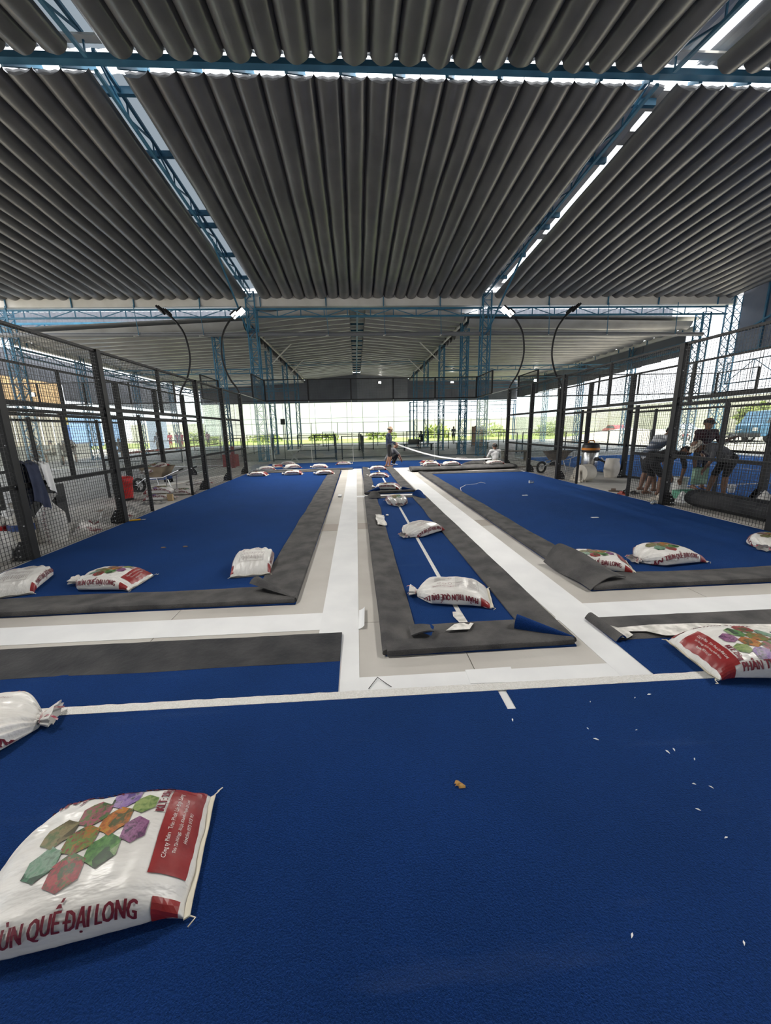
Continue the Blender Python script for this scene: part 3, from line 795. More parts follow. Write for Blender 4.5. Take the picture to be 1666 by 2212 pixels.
# ================================================================== COURT ENCLOSURE
HT = 2.92
WIRE = .0042
def mesh_panel(axis, fixed, a0, a1, z0, z1, step=.05):
    """welded wire mesh in the plane axis = fixed"""
    mb = MB()
    n = max(1, int(round((a1-a0)/step))); m_ = max(1, int(round((z1-z0)/step)))
    h = WIRE/2
    for i in range(n+1):
        a = a0 + (a1-a0)*i/n
        if axis == 'x': mb.bar((fixed, a, z0), (fixed, a, z1), WIRE, caps=False)
        else: mb.bar((a, fixed, z0), (a, fixed, z1), WIRE, caps=False)
    for j in range(m_+1):
        z = z0 + (z1-z0)*j/m_
        if axis == 'x': mb.bar((fixed+.004, a0, z), (fixed+.004, a1, z), WIRE, caps=False)
        else: mb.bar((a0, fixed+.004, z), (a1, fixed+.004, z), WIRE, caps=False)
    return mb
bolt_me = MB().ell((0,0,0), (.012, .012, .012), 4, 8).mesh('bolt'); bolt_me.materials.append(M_STEEL)
def post(t, x, y, s, h=HT, wx=.11, wy=.10, z0=0.0, gusset=True, bolts=True):
    p = build(MB().box(x-wx/2, x+wx/2, y-wy/2, y+wy/2, z0, h), 'post', M_BLACK, t)
    if gusset:
        g_ = MB(); xo = x + s*wx/2
        pts = [(0, .0), (.13, .0), (.13, .10), (.05, .22), (.03, .25), (0, .25)]
        for yy in (y - wy/2 - .008, y + wy/2):
            b = [(xo + s*a, yy, z) for a, z in pts] + [(xo + s*a, yy+.008, z) for a, z in pts]
            g_.add(b, [tuple(range(6)), tuple(reversed(range(6, 12)))] + [(i, i+6, (i+1) % 6+6, (i+1) % 6) for i in range(6)])
        g_.box(min(xo, xo+s*.14), max(xo, xo+s*.14), y-.09, y+.09, 0, .012)
        build(g_, 'base_bracket', M_BLACK, t)
        for (a, z) in ((.05, .05), (.10, .05), (.05, .13), (.03, .2)):
            inst(bolt_me, 'bolt', p, (xo + s*a - t.location.x, y - wy/2 - .01 - t.location.y, z))
    if bolts:
        for z in (.45, .95, 1.45, 1.95, 2.45, 2.8):
            if z0 < z < h: inst(bolt_me, 'bolt', p, (x - s*.02 - t.location.x, y - wy/2 - t.location.y, z))
    return p
def hrail(t, x, ya, yb, z, h=.05, w=.04, name='rail'):
    return build(MB().box(x-w/2, x+w/2, ya, yb, z-h/2, z+h/2), name, M_BLACK, t)

def side_fence(x, s, label, glass_from=16.0, ymin=2.0, posts=(2, 4, 6, 8, 12, 14, 16), door=(9.0, 11.0), group=None, lod=1, step=.05):
    t = empty('side_fence', (x, 10, 0), label, 'fence', group)
    for y in posts: post(t, x, y, s, gusset=lod > 0, bolts=lod > 0)
    for y in door: post(t, x, y, s, h=1.92, wx=.05, wy=.05, gusset=False, bolts=False)
    segs = list(zip(posts[:-1], posts[1:]))
    hrail(t, x, posts[0], glass_from, HT - .02, .045)
    for a, b in segs:
        if (a, b) == (8, 12):
            hrail(t, x, a, b, 1.97, .06); hrail(t, x, a, b, 1.86, .045, .035)
            hrail(t, x, a, door[0], .94, .055); hrail(t, x, door[1], b, .94, .055)
            post(t, x, 10.0, s, h=HT, wx=.06, wy=.05, z0=1.97, gusset=False, bolts=False)
            build(mesh_panel('x', x - s*.03, a+.05, 10, 2.0, HT-.03, step), 'mesh_panel', M_WIRE, t, kind='stuff')
            build(mesh_panel('x', x - s*.03, 10, b-.05, 2.0, HT-.03, step), 'mesh_panel', M_WIRE, t, kind='stuff')
            build(mesh_panel('x', x - s*.03, a+.05, door[0], .02, 1.9, step), 'mesh_panel', M_WIRE, t, kind='stuff')
            build(mesh_panel('x', x - s*.03, door[1], b-.05, .02, 1.9, step), 'mesh_panel', M_WIRE, t, kind='stuff')
        else:
            hrail(t, x, a, b, .94, .055)
            hrail(t, x, a, b, 1.97, .06)
            if a < 8:
                post(t, x, (a+b)/2, s, h=1.9, wx=.045, wy=.045, z0=.94 if a < 8 else 0, gusset=False, bolts=False)
                hrail(t, x, a, b, 1.88, .045, .035)
            build(mesh_panel('x', x - s*.03, a+.05, b-.05, .02, HT-.03, step), 'mesh_panel', M_WIRE, t, kind='stuff')
    # glass corner
    ya = glass_from
    while ya < 19.9:
        build(MB().box(x-.006, x+.006, ya+.03, min(ya+1.97, 19.98), .03, HT), 'glass_pane', M_GLASS, t)
        ya += 2.0
    build(MB().box(x-.02, x+.02, glass_from, 20, 0, .03), 'bottom_channel', M_STEEL, t)
    build(MB().box(x-.012, x+.012, glass_from, 20, HT, HT+.025), 'top_channel', M_STEEL, t)
    build(mesh_panel('x', x, 18, 19.95, HT+.03, 3.86, step), 'mesh_panel', M_WIRE, t, kind='stuff')
    post(t, x, 18, s, h=3.88, wx=.06, wy=.06, z0=HT, gusset=False, bolts=False)
    hrail(t, x, 18, 20, 3.88, .04); hrail(t, x, 18, 20, HT+.03, .05)
    return t
side_fence(-5.06, -1, 'black mesh and glass fence along the left side of the court')
side_fence(5.06, 1, 'black mesh and glass fence along the right side of the court')
side_fence(-7.12, 1, 'black mesh fence of the neighbouring court on the left', posts=(4, 6, 8, 12, 14, 16), door=(9, 11), lod=1)
side_fence(7.05, -1, 'black mesh fence of the neighbouring court on the right', posts=(4, 6, 8, 12, 14, 16), door=(9, 11), lod=1)

def back_wall(x0, label, lod=1):
    t = empty('back_wall_fence', (x0 + 5, 20, 0), label, 'fence')
    for i in range(6):
        x = x0 + 2*i
        build(MB().box(x-.035, x+.035, 20-.03, 20+.03, HT if lod else 0, 3.9), 'post', M_BLACK, t)
        if i < 5:
            build(MB().box(x+.012, x+1.988, 19.994, 20.006, .03, HT), 'glass_pane', M_GLASS, t)
            build(mesh_panel('y', 20, x+.04, x+1.96, HT+.04, 3.86), 'mesh_panel', M_WIRE, t, kind='stuff')
        if 0 < i < 5:
            build(MB().box(x-.008, x+.008, 19.99, 20.01, .03, HT), 'glass_seal', M_GUTTER, t)
    build(MB().box(x0, x0+10, 19.97, 20.03, HT, HT+.05), 'rail', M_BLACK, t)
    build(MB().box(x0, x0+10, 19.98, 20.02, 3.86, 3.90), 'rail', M_BLACK, t)
    build(MB().box(x0, x0+10, 19.98, 20.02, 0, .03), 'bottom_channel', M_STEEL, t)
    return t
back_wall(-5.06 + .06, 'glass back wall with black mesh on top at the far end of the court')
back_wall(-17.1, 'glass back wall of the left neighbouring court')
back_wall(7.05, 'glass back wall of the right neighbouring court')
t = side_fence(-17.1, 1, 'farther black mesh fence of the left neighbouring court', posts=(8, 12, 14, 16), lod=0, step=.1)
t = side_fence(17.05, 1, 'farther black mesh fence of the right neighbouring court', posts=(8, 12, 14, 16), lod=0, step=.1)

# ================================================================== COURT LIGHTS ON CURVED POLES
def lamp_pole(x, y, s, on, label, z0=HT):
    """s = +1 when the pole bows to +x and the lamps hang back over -x"""
    t = empty('court_light', (x, y, 0), label, 'floodlight', 'curved floodlight poles on the fences')
    pts = []
    ctrl = [(0, z0-.9), (0, z0), (.30*s, 3.45), (.47*s, 3.95), (.50*s, 4.4), (.40*s, 4.95), (.16*s, 5.35), (-.12*s, 5.62)]
    for i in range(len(ctrl)-1):
        p0 = Vector(ctrl[max(i-1,0)]); p1 = Vector(ctrl[i]); p2 = Vector(ctrl[i+1]); p3 = Vector(ctrl[min(i+2, len(ctrl)-1)])
        for k in range(5):
            q = k/5
            p = .5*((2*p1) + (p2-p0)*q + (2*p0-5*p1+4*p2-p3)*q*q + (3*p1-p0-3*p2+p3)*q**3)
            pts.append((x+p.x, y, p.y))
    pts.append((x+ctrl[-1][0], y, ctrl[-1][1]))
    build(MB().tube(pts, .034, 8), 'pole', M_BLACK, t, smooth=60)
    for k in (0, 1):
        hx = x - s*(.10 + .22*k); hz = 5.60 + .10*k
        dx, dz = -s*.8, -.6
        e = Vector((dx, -.25, -.75)).normalized()
        sd = Vector((s*.75, 0, -.62)).normalized(); up = e.cross(sd).normalized()
        c = Vector((hx, y, hz)); hb = MB(); lb = MB()
        def bx(mb, c0, a, b_, d0, d1):
            vs_ = [c0 + sd*i*a + up*j*b_ + e*d for d in (d0, d1) for (i, j) in ((-1,-1),(1,-1),(1,1),(-1,1))]
            mb.add(vs_, [(0,3,2,1),(4,5,6,7),(0,1,5,4),(1,2,6,5),(2,3,7,6),(3,0,4,7)])
        bx(hb, c, .13, .15, -.06, .0); bx(lb, c, .115, .135, .001, .012)
        for q in (-2, -1, 0, 1, 2): bx(hb, c + sd*q*.045, .006, .12, -.10, -.06)
        h = build(hb, 'lamp_housing', M_BLACK, t)
        build(lb, 'lamp_lens', M_LAMP if on else M_LAMPOFF, h if False else t)
        if on:
            ld = bpy.data.lights.new('flood', 'SPOT'); ld.energy = on; ld.spot_size = math.radians(120); ld.spot_blend = .8; ld.shadow_soft_size = .15; ld.color = (1, .96, .9)
            lo = bpy.data.objects.new('flood_beam', ld); lo.location = c + e*.05 - Vector(t.location)
            lo.rotation_euler = e.to_track_quat('-Z', 'Y').to_euler(); lo.parent = t; col.objects.link(lo)
    return t
lamp_pole(-5.06, 16.1, -1, 2800, 'lit double floodlight on a curved black pole, left corner of the court')
lamp_pole(5.06, 16.1, 1, 2800, 'lit double floodlight on a curved black pole, right corner of the court')
lamp_pole(-7.12, 15.9, 1, False, 'unlit double floodlight on a curved pole over the left neighbouring court')
lamp_pole(7.05, 15.9, -1, False, 'unlit double floodlight on a curved pole over the right neighbouring court')
lamp_pole(-5.06, 3.9, -1, 850, 'added unseen lit floodlight on a curved pole at the near left of the court')  # this pole and the next are unseen, added to brighten the foreground
lamp_pole(5.06, 3.9, 1, 850, 'added unseen lit floodlight on a curved pole at the near right of the court')
for i, (x, y, z) in enumerate([(2.0, 45.8, 6.6), (8.7, 40.0, 5.9), (16.1, 38, 5.7), (-19.6, 25.5, 3.95)]):
    lb = empty('wall_lamp', (x, y, z), ['small lit lamp under the far gable', 'small lit lamp under the right aisle girder', 'small lit lamp by the right eave of the far hall', 'small lit lamp beside the orange banner at left'][i], 'lamp')
    build(MB().box(x-.16, x+.16, y, y+.1, z-.12, z+.12), 'lamp_housing', M_BLACK, lb)
    build(MB().box(x-.13, x+.13, y-.02, y-.001, z-.10, z+.10), 'lamp_lens', M_LAMP, lb)

# ================================================================== FERTILISER SACKS
M_SACK = mat('woven_sack', (.54, .525, .50), .36, c2=(.62, .61, .585), scale=7, bump=.6, bscale=16, spec=.5, stretch=(.5, 1.6, 1))
M_SACKRED = mat('sack_red', (.17, .012, .014), .35, c2=(.24, .02, .02), scale=9, bump=.3, bscale=12)
M_INK = mat('maroon_ink', (.13, .008, .02), .5)
M_INKG = mat('grey_ink', (.33, .30, .29), .5)
M_SEAM = mat('seam_thread', (.62, .58, .48), .8)
M_RIBBON = mat('tie_ribbon', (.23, .03, .05), .4, c2=(.6, .55, .52), scale=30)
def photo_mat(name, cols, sc_=22.0):
    mt = bpy.data.materials.new(name); mt.use_nodes = True
    nt = mt.node_tree; b = nt.nodes['Principled BSDF']; N = nt.nodes.new; Lk = nt.links.new
    tc = N('ShaderNodeTexCoord'); v = N('ShaderNodeTexVoronoi'); v.inputs['Scale'].default_value = sc_
    ns = N('ShaderNodeTexNoise'); ns.inputs['Scale'].default_value = sc_ * 3.0; ns.inputs['Detail'].default_value = 4
    ad = N('ShaderNodeMix'); ad.data_type = 'RGBA'; ad.inputs[0].default_value = .5
    Lk(tc.outputs['Object'], v.inputs['Vector']); Lk(tc.outputs['Object'], ns.inputs['Vector'])
    Lk(v.outputs['Color'], ad.inputs[6]); Lk(ns.outputs['Fac'], ad.inputs[7])
    bw = N('ShaderNodeRGBToBW'); Lk(ad.outputs[2], bw.inputs[0])
    r = N('ShaderNodeValToRGB'); el = r.color_ramp.elements
    for i, c in enumerate(cols):
        p = .3 + .4 * i / (len(cols) - 1)
        e = el[i] if i < 2 else el.new(p)
        e.position = p; e.color = (*[q*.6 for q in c], 1)
    Lk(bw.outputs[0], r.inputs[0]); Lk(r.outputs[0], b.inputs['Base Color']); b.inputs['Roughness'].default_value = .5
    return mt
PH = [photo_mat('print_leaf_green', [(.01,.05,.01), (.03,.14,.02), (.10,.28,.05), (.32,.42,.22)]),
      photo_mat('print_olive_brown', [(.06,.05,.01), (.16,.13,.05), (.28,.22,.10), (.10,.16,.05)]),
      photo_mat('print_mixed_veg', [(.02,.10,.01), (.30,.02,.02), (.08,.25,.03), (.45,.14,.02), (.02,.08,.02)]),
      photo_mat('print_red_berry', [(.02,.07,.01), (.28,.01,.02), (.42,.03,.04), (.05,.14,.03)], 40),
      photo_mat('print_purple_grape', [(.05,.02,.07), (.20,.05,.16), (.36,.14,.30), (.10,.03,.08)], 38),
      photo_mat('print_orange_flower', [(.07,.08,.01), (.50,.13,.01), (.55,.30,.02), (.20,.04,.01)]),
      photo_mat('print_pale_apple', [(.06,.14,.02), (.20,.32,.06), (.36,.45,.16), (.10,.2,.04)], 16),
      photo_mat('print_pink_lotus', [(.03,.10,.02), (.10,.20,.05), (.45,.08,.16), (.05,.12,.03)], 26),
      photo_mat('print_violet', [(.12,.06,.25), (.30,.18,.45), (.45,.32,.55), (.05,.08,.04)], 26),
      photo_mat('print_dragon_green', [(.02,.06,.03), (.05,.22,.10), (.25,.38,.28), (.02,.05,.02)], 14)]
SL, SW, SH = .325, .215, .145
def sgnp(c, p): return math.copysign(abs(c) ** p, c)
def sack_pt(u, t, sd, tied=True, H=SH):
    """u -1 (tied end) .. 1 (sewn end), t angle round the bag (0 = +y side, pi/2 = top)"""
    w = SW * (1 - .10 * abs(u) ** 3)
    h = H * max(0.0, 1 - abs(u) ** 3.2) ** .75 + .010
    zlift = 0
    xx = u * SL
    if tied and u < -.55:
        q = (-.55 - u) / .45
        w *= (1 - .78 * q ** 1.5)
        h = max(h, .03 * q) + .02*q
    if u > .8:
        w *= 1 + .10 * (u - .8) / .2
    # rounded sides, flat bottom
    cy, sy = sgnp(math.cos(t), .70), math.sin(t)
    y = w * cy
    if sy >= 0: z = h * (.30 + .70 * abs(sy) ** .58)
    else: z = h * .30 * (1 - abs(sy) ** .6)
    n1 = noise.noise(Vector((xx*7, y*7, sd)))*.011 + noise.noise(Vector((xx*22, y*9, z*12 + sd)))*.005
    fold = 0
    if tied and u < -.2: fold = .008 * math.sin(t*13 + sd) * min(1, (-.2-u)/.5)
    if u > .55: fold += .004 * math.sin(y*90 + sd) * (u-.55)/.45
    k = 1 if sy > -.2 else .2
    z = max(.001, z + k*(n1 + fold))
    y += .35*k*(n1 + fold)
    xx += .006*noise.noise(Vector((y*8, z*8, sd+3)))
    return Vector((xx, y, z))
def sack_flat(a, b, sd, H=SH, lift=.004, _c={}):
    """flat print coordinates: a along the bag, b across (b > 0 towards -y), onto the top sheet"""
    u = max(-.999, min(.999, a / SL))
    key = (round(u, 3), sd, H)
    if key not in _c:
        T = [PI * (-.06 + 1.12 * i / 60) for i in range(61)]
        P = [sack_pt(u, t, sd, True, H) for t in T]
        S = [0]
        for i in range(60): S.append(S[-1] + (P[i+1]-P[i]).length)
        mid = S[30]
        _c[key] = (T, [s - mid for s in S])
    T, S = _c[key]
    i = 0
    while i < 59 and S[i+1] < b: i += 1
    f = (b - S[i]) / max(1e-9, S[i+1] - S[i]); f = max(0, min(1, f))
    t = T[i] + (T[i+1]-T[i]) * f
    p = sack_pt(u, t, sd, True, H)
    du = sack_pt(min(1, u+.02), t, sd, True, H) - sack_pt(u-.02, t, sd, True, H); dt = sack_pt(u, t+.03, sd, True, H) - sack_pt(u, t-.03, sd, True, H)
    n = du.cross(dt)
    n = n.normalized() if n.length > 1e-9 else Vector((0,0,1))
    return p - n * lift
def text_tris(body, size, bold=.0):
    cu = bpy.data.curves.new('lettering', 'FONT'); cu.body = body; cu.size = size; cu.align_x = 'CENTER'; cu.align_y = 'CENTER'; cu.resolution_u = 2; cu.offset = bold
    o = bpy.data.objects.new('lettering', cu); col.objects.link(o)
    dg = bpy.context.evaluated_depsgraph_get(); dg.update()
    me = bpy.data.meshes.new_from_object(o.evaluated_get(dg))
    bm = bmesh.new(); bm.from_mesh(me)
    xs_ = [v.co.x for v in bm.verts]; ys_ = [v.co.y for v in bm.verts]
    st = max(.010, (max(xs_)-min(xs_))/60)
    k = min(xs_) + st
    while k < max(xs_):
        bmesh.ops.bisect_plane(bm, geom=bm.verts[:] + bm.edges[:] + bm.faces[:], plane_co=(k, 0, 0), plane_no=(1, 0, 0)); k += st
    k = min(ys_) + .011
    while k < max(ys_):
        bmesh.ops.bisect_plane(bm, geom=bm.verts[:] + bm.edges[:] + bm.faces[:], plane_co=(0, k, 0), plane_no=(0, 1, 0)); k += .011
    bm.to_mesh(me); bm.free()
    vs_ = [tuple(v.co) for v in me.vertices]; fs = [tuple(p.vertices) for p in me.polygons]
    bpy.data.objects.remove(o); bpy.data.curves.remove(cu); bpy.data.meshes.remove(me)
    return vs_, fs
def text_vn(body, size):
    """lettering in which every stroked D is a plain D plus its bar"""
    vs_, fs = text_tris(body.replace('Đ', 'D'), size)
    x0 = min(v[0] for v in vs_); hD = text_tris('D', size)[0]
    wD = max(v[0] for v in hD) - min(v[0] for v in hD); h = size*.70
    base = min(v[1] for v in text_tris('D', size)[0])
    yy = [v[1] for v in hD]; hD_ = max(yy) - min(yy)
    full = text_tris(body.replace('Đ', 'D').replace('Ạ', 'A'), size)[0]
    for i, ch in enumerate(body):
        if ch != 'Đ': continue
        pre = text_tris(body[:i].replace('Đ', 'D') + 'D', size)[0]
        xr = x0 + (max(v[0] for v in pre) - min(v[0] for v in pre)); xl = xr - wD
        ins = [v[1] for v in vs_ if xl - .001 <= v[0] <= xl + wD*.3]
        ym = (max(ins) + min(ins))/2; t = size*.045
        n = len(vs_)
        vs_ += [(xl - wD*.22, ym - t, 0), (xl + wD*.16, ym - t, 0), (xl + wD*.50, ym - t, 0), (xl + wD*.50, ym + t, 0), (xl + wD*.16, ym + t, 0), (xl - wD*.22, ym + t, 0)]
        fs += [(n, n+1, n+4, n+5), (n+1, n+2, n+3, n+4)]
    return vs_, fs
T_NAME = text_vn('PHÂN TRÙN QUẾ ĐẠI LONG', .070)
T_KLT = text_tris('KLT: 25kg', .040)
T_CO = text_vn('Công ty Phân Trùn Phát Lân Đại Long', .019)
T_ADR = text_tris('Thôn Tân Hưng, Xã Lộc Khánh, Huyện Di Linh', .013)
T_TEL = text_tris('Hotline: 0973 013 917', .014)
T_HDR = text_tris('HƯỚNG DẪN SỬ DỤNG', .022)
def put_text(mb, T, a0, b0, sd, H, rot=0.0, sx=1.0, mi=0, lift=.0045):
    vs_, fs = T
    c, s = math.cos(rot), math.sin(rot)
    P = []
    for x, y, z in vs_:
        x *= sx
        P.append(sack_flat(a0 + c*x - s*y, b0 - (s*x + c*y), sd, H, lift))
    mb.add(P, fs, mi)
def hexa(mb, a, b, r, sd, H, mi):
    P = []; F = []
    rings = [0, .5, 1.0]
    P.append(sack_flat(a, b, sd, H, .0038))
    for k in (1, 2):
        for i in range(12):
            t = 2*PI*i/12 + PI/6
            rr = rings[k]*r*(1 if i % 2 == 0 else .866)
            P.append(sack_flat(a + rr*math.cos(t), b + rr*math.sin(t), sd, H, .0038))
    for i in range(12):
        F.append((0, 1+(i+1) % 12, 1+i)); F.append((1+i, 1+(i+1) % 12, 13+(i+1) % 12, 13+i))
    mb.add(P, F, mi)
def make_sack(kind, sd, H=SH, detail=2):
    """kind 'front' (pictures up) or 'back' (instructions up); returns list of (name, mesh)"""
    parts = []
    nu, nt_ = 96, 80
    mb = MB().grid(lambda u, v: sack_pt(-1 + 2*u, 2*PI*v, sd, True, H), nu, nt_, closed_v=True)
    mb.f.append(tuple(range(nt_))); mb.m.append(0); mb.f.append(tuple(reversed(range(nu*nt_, (nu+1)*nt_)))); mb.m.append(0)
    parts.append(('bag_body', mb, [M_SACK]))
    # printed red end block
    rb_ = MB()
    def red(u, v): return sack_flat(.205 + .10*u, (-.17 + (.30 if kind == 'front' else .0)*v) if kind == 'front' else 0, sd, H, .0035)
    if kind == 'front':
        rb_.grid(lambda u, v: sack_flat(.205 + .105*u, -.20 + .33*v, sd, H, .0035), 6, 16)
    rc_ = MB().grid(lambda u, v: sack_flat(.235 + .075*u, -.27 + .085*v, sd, H, .0035), 5, 6)
    rd_ = MB().grid(lambda u, v: sack_flat(.235 + .075*u, .185 + .085*v, sd, H, .0035), 5, 6)
    parts.append(('red_corner', rc_, [M_SACKRED])); parts.append(('red_corner', rd_, [M_SACKRED]))
    if kind == 'front': parts.append(('red_print', rb_, [M_SACKRED]))
    if kind == 'front':
        ph = MB(); R = .062; dx = R*1.76; k = 0
        cells = [(-.13, -.06, .066, 1), (-.005, -.075, .062, 7), (.075, -.13, .045, 8), (-.02, .028, .068, 2), (.085, -.05, .046, 5), (-.15, .06, .070, 9), (-.045, .135, .060, 3), (.075, .045, .055, 0), (.135, .0, .044, 6), (.145, .075, .044, 4)]
        hx = .0585
        cells = []
        mats_ = [1, 7, 8, 9, 2, 5, 6, 3, 0, 4]
        pos = [(-1, -.5), (0, -1), (1, -1.5), (-1, .5), (0, 0), (1, -.5), (1.9, -1.0), (0, 1), (1, .5), (1.9, 0.0)]
        for (p, q), mm in zip(pos, mats_):
            s_ = 1 if p < 1.5 else .8
            cells.append((-.040 + p*hx*1.5, -.005 + q*hx*1.732, hx*.955*s_, mm))
        for a, b, r, mm in cells: hexa(ph, a, b, r, sd, H, mm)
        parts.append(('printed_picture', ph, PH))
        for T_, a_, b_, r_2, sx_ in ((T_NAME, -.062, .222, 0, .57), (T_NAME, -.062, -.222, PI, .57), (T_KLT, .186, -.125, PI/2, .72)):
            tx = MB()
            for o_ in (-.0022, 0, .0022): put_text(tx, T_, a_ + (o_ if r_2 != PI/2 else 0), b_ + (o_ if r_2 == PI/2 else 0), sd, H, r_2, sx_, lift=.0045 + o_*.1)
            parts.append(('lettering', tx, [M_INK]))
        if detail > 1:
            for T_, a_ in ((T_CO, .236), (T_ADR, .262), (T_TEL, .284)):
                tw = MB(); put_text(tw, T_, a_, -.035, sd, H, PI/2, .82, lift=.0062)
                parts.append(('white_lettering', tw, [M_SACK]))
    else:
        for b_, r_2 in ((.232, PI), (-.232, 0)):
            tx = MB()
            for o_ in (-.0022, 0, .0022): put_text(tx, T_NAME, -.05 + o_, b_, sd, H, r_2, .57, lift=.0045 + o_*.1)
            parts.append(('lettering', tx, [M_INK]))
        ln = MB(); rnd = random.Random(sd)
        def seg(a0, a1, b0, b1):
            ln.grid(lambda u, v: sack_flat(a0 + (a1-a0)*u, b0 + (b1-b0)*v, sd, H, .004), max(2, int(abs(a1-a0)/.03)+1), max(1, int(abs(b1-b0)/.03)))
        x0, x1, y0, y1 = .02, .22, -.13, .12
        for b in (y0, y1): seg(x0, x1, b, b+.003)
        for a in (x0, (x0+x1)/2, x1): seg(a, a+.003, y0, y1)
        for i in range(14):
            b = y0 + .012 + i*.0165
            for a in (x0+.008, (x0+x1)/2+.008):
                seg(a, a + (x1-x0)/2*rnd.uniform(.5, .85), b, b+.0055)
        for i in range(7):
            b = -.12 + i*.017
            seg(-.17, -.17 + rnd.uniform(.09, .15), b, b+.0055)
        parts.append(('printed_table', ln, [M_INKG]))
        ic = MB(); vs3 = []
        put_text(ic, T_HDR, -.085, .10, sd, H, PI, .8)
        for (a, b) in ((-.03, .05), (-.08, .055), (-.13, .05), (-.03, -.06)):
            P = []
            for i in range(16):
                t = 2*PI*i/16
                P.append(sack_flat(a + .013*math.cos(t), b + .013*math.sin(t), sd, H, .004)); P.append(sack_flat(a + .016*math.cos(t), b + .016*math.sin(t), sd, H, .004))
            ic.add(P, [(2*i, 2*i+1, (2*i+3) % 32, (2*i+2) % 32) for i in range(16)])
        parts.append(('printed_icons', ic, [M_INK]))
    # sewn seam at the flat end and a gathered neck with a tie at the other
    sm_ = MB().grid(lambda u, v: (lambda p: Vector((SL + .022*u - .004, p.y*1.0, .012 + .004*math.sin(40*p.y + sd) + .010*u)))(Vector((0, -SW*.99 + 2*SW*.99*v, 0))), 2, 24)
    sm_.grid(lambda u, v: (lambda p: Vector((SL + .022*u - .004, p.y*1.0, .006 + .004*math.sin(40*p.y + sd) + .010*u)))(Vector((0, -SW*.99 + 2*SW*.99*v, 0))), 2, 24)
    sm_.tube([(SL+.01, SW*.97, .016), (SL+.03, SW*1.04, .02), (SL+.02, SW*1.10, .006), (SL+.04, SW*1.14, .012)], .0025, 5)
    sm_.tube([(SL+.01, -SW*.97, .016), (SL+.035, -SW*1.02, .015), (SL+.015, -SW*1.09, .006)], .0025, 5)
    parts.append(('sewn_seam', sm_, [M_SEAM]))
    nk = MB()
    def neck(u, v):
        t = 2*PI*v; fl = .045 + (.055 if u > .35 else .0)*(u-.35) - .02*math.sin(PI*min(1, u/.35))*(1 if u < .35 else 0)
        r = fl*(1 + .18*math.sin(7*t + sd))
        return Vector((-SL + .01 - .085*u, r*1.1*math.cos(t), .035 + r*.45*math.sin(t) + .015*u))
    nk.grid(neck, 8, 24, closed_v=True)
    parts.append(('gathered_neck', nk, [M_SACK]))
    ti = MB()
    ti.tube([(-SL-.018, .042*math.cos(t), .038 + .022*math.sin(t)) for t in [2*PI*i/16 for i in range(17)]], .006, 6)
    ti.grid(lambda u, v: Vector((-SL-.02-.09*u, .02 + .05*u + .016*(v-.5), .05 + .025*math.sin(3*u))), 8, 1)
    ti.grid(lambda u, v: Vector((-SL-.02-.07*u, -.01 - .05*u + .016*(v-.5), .05 + .015*math.sin(4*u))), 8, 1)
    parts.append(('tie_ribbon', ti, [M_RIBBON]))
    out = []
    for n, b, ms in parts:
        me = b.mesh(n)
        for q in ms: me.materials.append(q)
        if n in ('bag_body', 'sewn_seam', 'gathered_neck', 'red_print', 'printed_picture'):
            me.polygons.foreach_set('use_smooth', [True]*len(me.polygons))
        out.append((n, me))
    return out
SACKS = {'front': [make_sack('front', 1.7), make_sack('front', 8.3, .132), make_sack('front', 5.2, .155)],
         'back': [make_sack('back', 3.1), make_sack('back', 6.6, .155)]}
SACK_N = [0]
def sack(kind, var, x, y, rz, label, z=.014, scale=1.0, group='white fertiliser sacks weighing down the carpets', tilt=(0, 0), sz=1.0):
    t = empty('fertilizer_sack', (x, y, z), label, 'sack', group, math.radians(rz))
    t.rotation_euler = (math.radians(tilt[0]), math.radians(tilt[1]), math.radians(rz))
    t.scale = (scale, scale, scale*sz)
    for n, me in SACKS[kind][var]: inst(me, n, t)
    return t
sack('front', 0, -1.79, 2.125, 9, 'biggest fertilizer sack, at the lower left, hexagon fruit pictures and maroon lettering', scale=1.02)
sack('back', 0, -2.91, 2.82, 196, 'white sack cut by the left edge with its gathered tied end facing right')
sack('front', 2, 1.65, 3.10, 174, 'sack cut by the right edge with its dark red printed end towards the left', scale=1.04, z=.03)
sack('back', 1, -4.40, 5.02, -72, 'white sack lying lengthwise by the left edge on the broad left carpet')
sack('front', 0, -3.46, 4.97, -5, 'sack with fruit pictures and tied left end on the left carpet')
sack('back', 1, -2.06, 5.33, -83, 'sack standing end on beside the curled corner of the left carpet', sz=1.15)
sack('back', 0, .02, 4.28, -13, 'sack with upside-down lettering nearest on the middle carpet strip')
sack('back', 1, .10, 6.55, 42, 'sack with crumpled tied mouth facing the camera on the middle strip')
sack('front', 2, -.02, 8.95, 92, 'small looking sack at the far end of the nearer middle strip')
sack('front', 0, -.06, 10.78, -12, 'sack on the near folded end of the farther middle strip', z=.05)
sack('front', 1, -.12, 13.65, -8, 'middle one of the three sacks on the farther middle strip')
sack('front', 2, -.02, 15.9, 3, 'last sack on the farther middle strip next to the walking man')
sack('front', 0, 1.80, 4.93, -22, 'sack half covered by the lifted dark corner of the right carpet', scale=.98)
sack('front', 2, 2.66, 5.02, 9, 'plump sack with maroon lettering alone on the right carpet near its front edge', scale=1.05)
sack('front', 1, 4.36, 5.35, 30, 'sack just peeping in at the right edge on the right carpet')
FG = 'sacks along the far end of the court'
sack('front', 0, -4.36, 14.98, -4, 'far sack nearest the left fence post on the left carpet', group=FG)
sack('front', 2, -3.13, 15.02, 2, 'far sack second from the left on the left carpet edge', group=FG)
sack('front', 1, -1.98, 14.80, 3, 'far sack partly under the right fold of the left carpet', group=FG, z=.03)
sack('back', 0, -4.55, 17.1, 20, 'crumpled sack in the far left glass corner', group=FG)
sack('front', 1, -4.36, 18.3, -75, 'sack showing its red end in the far left corner', group=FG)
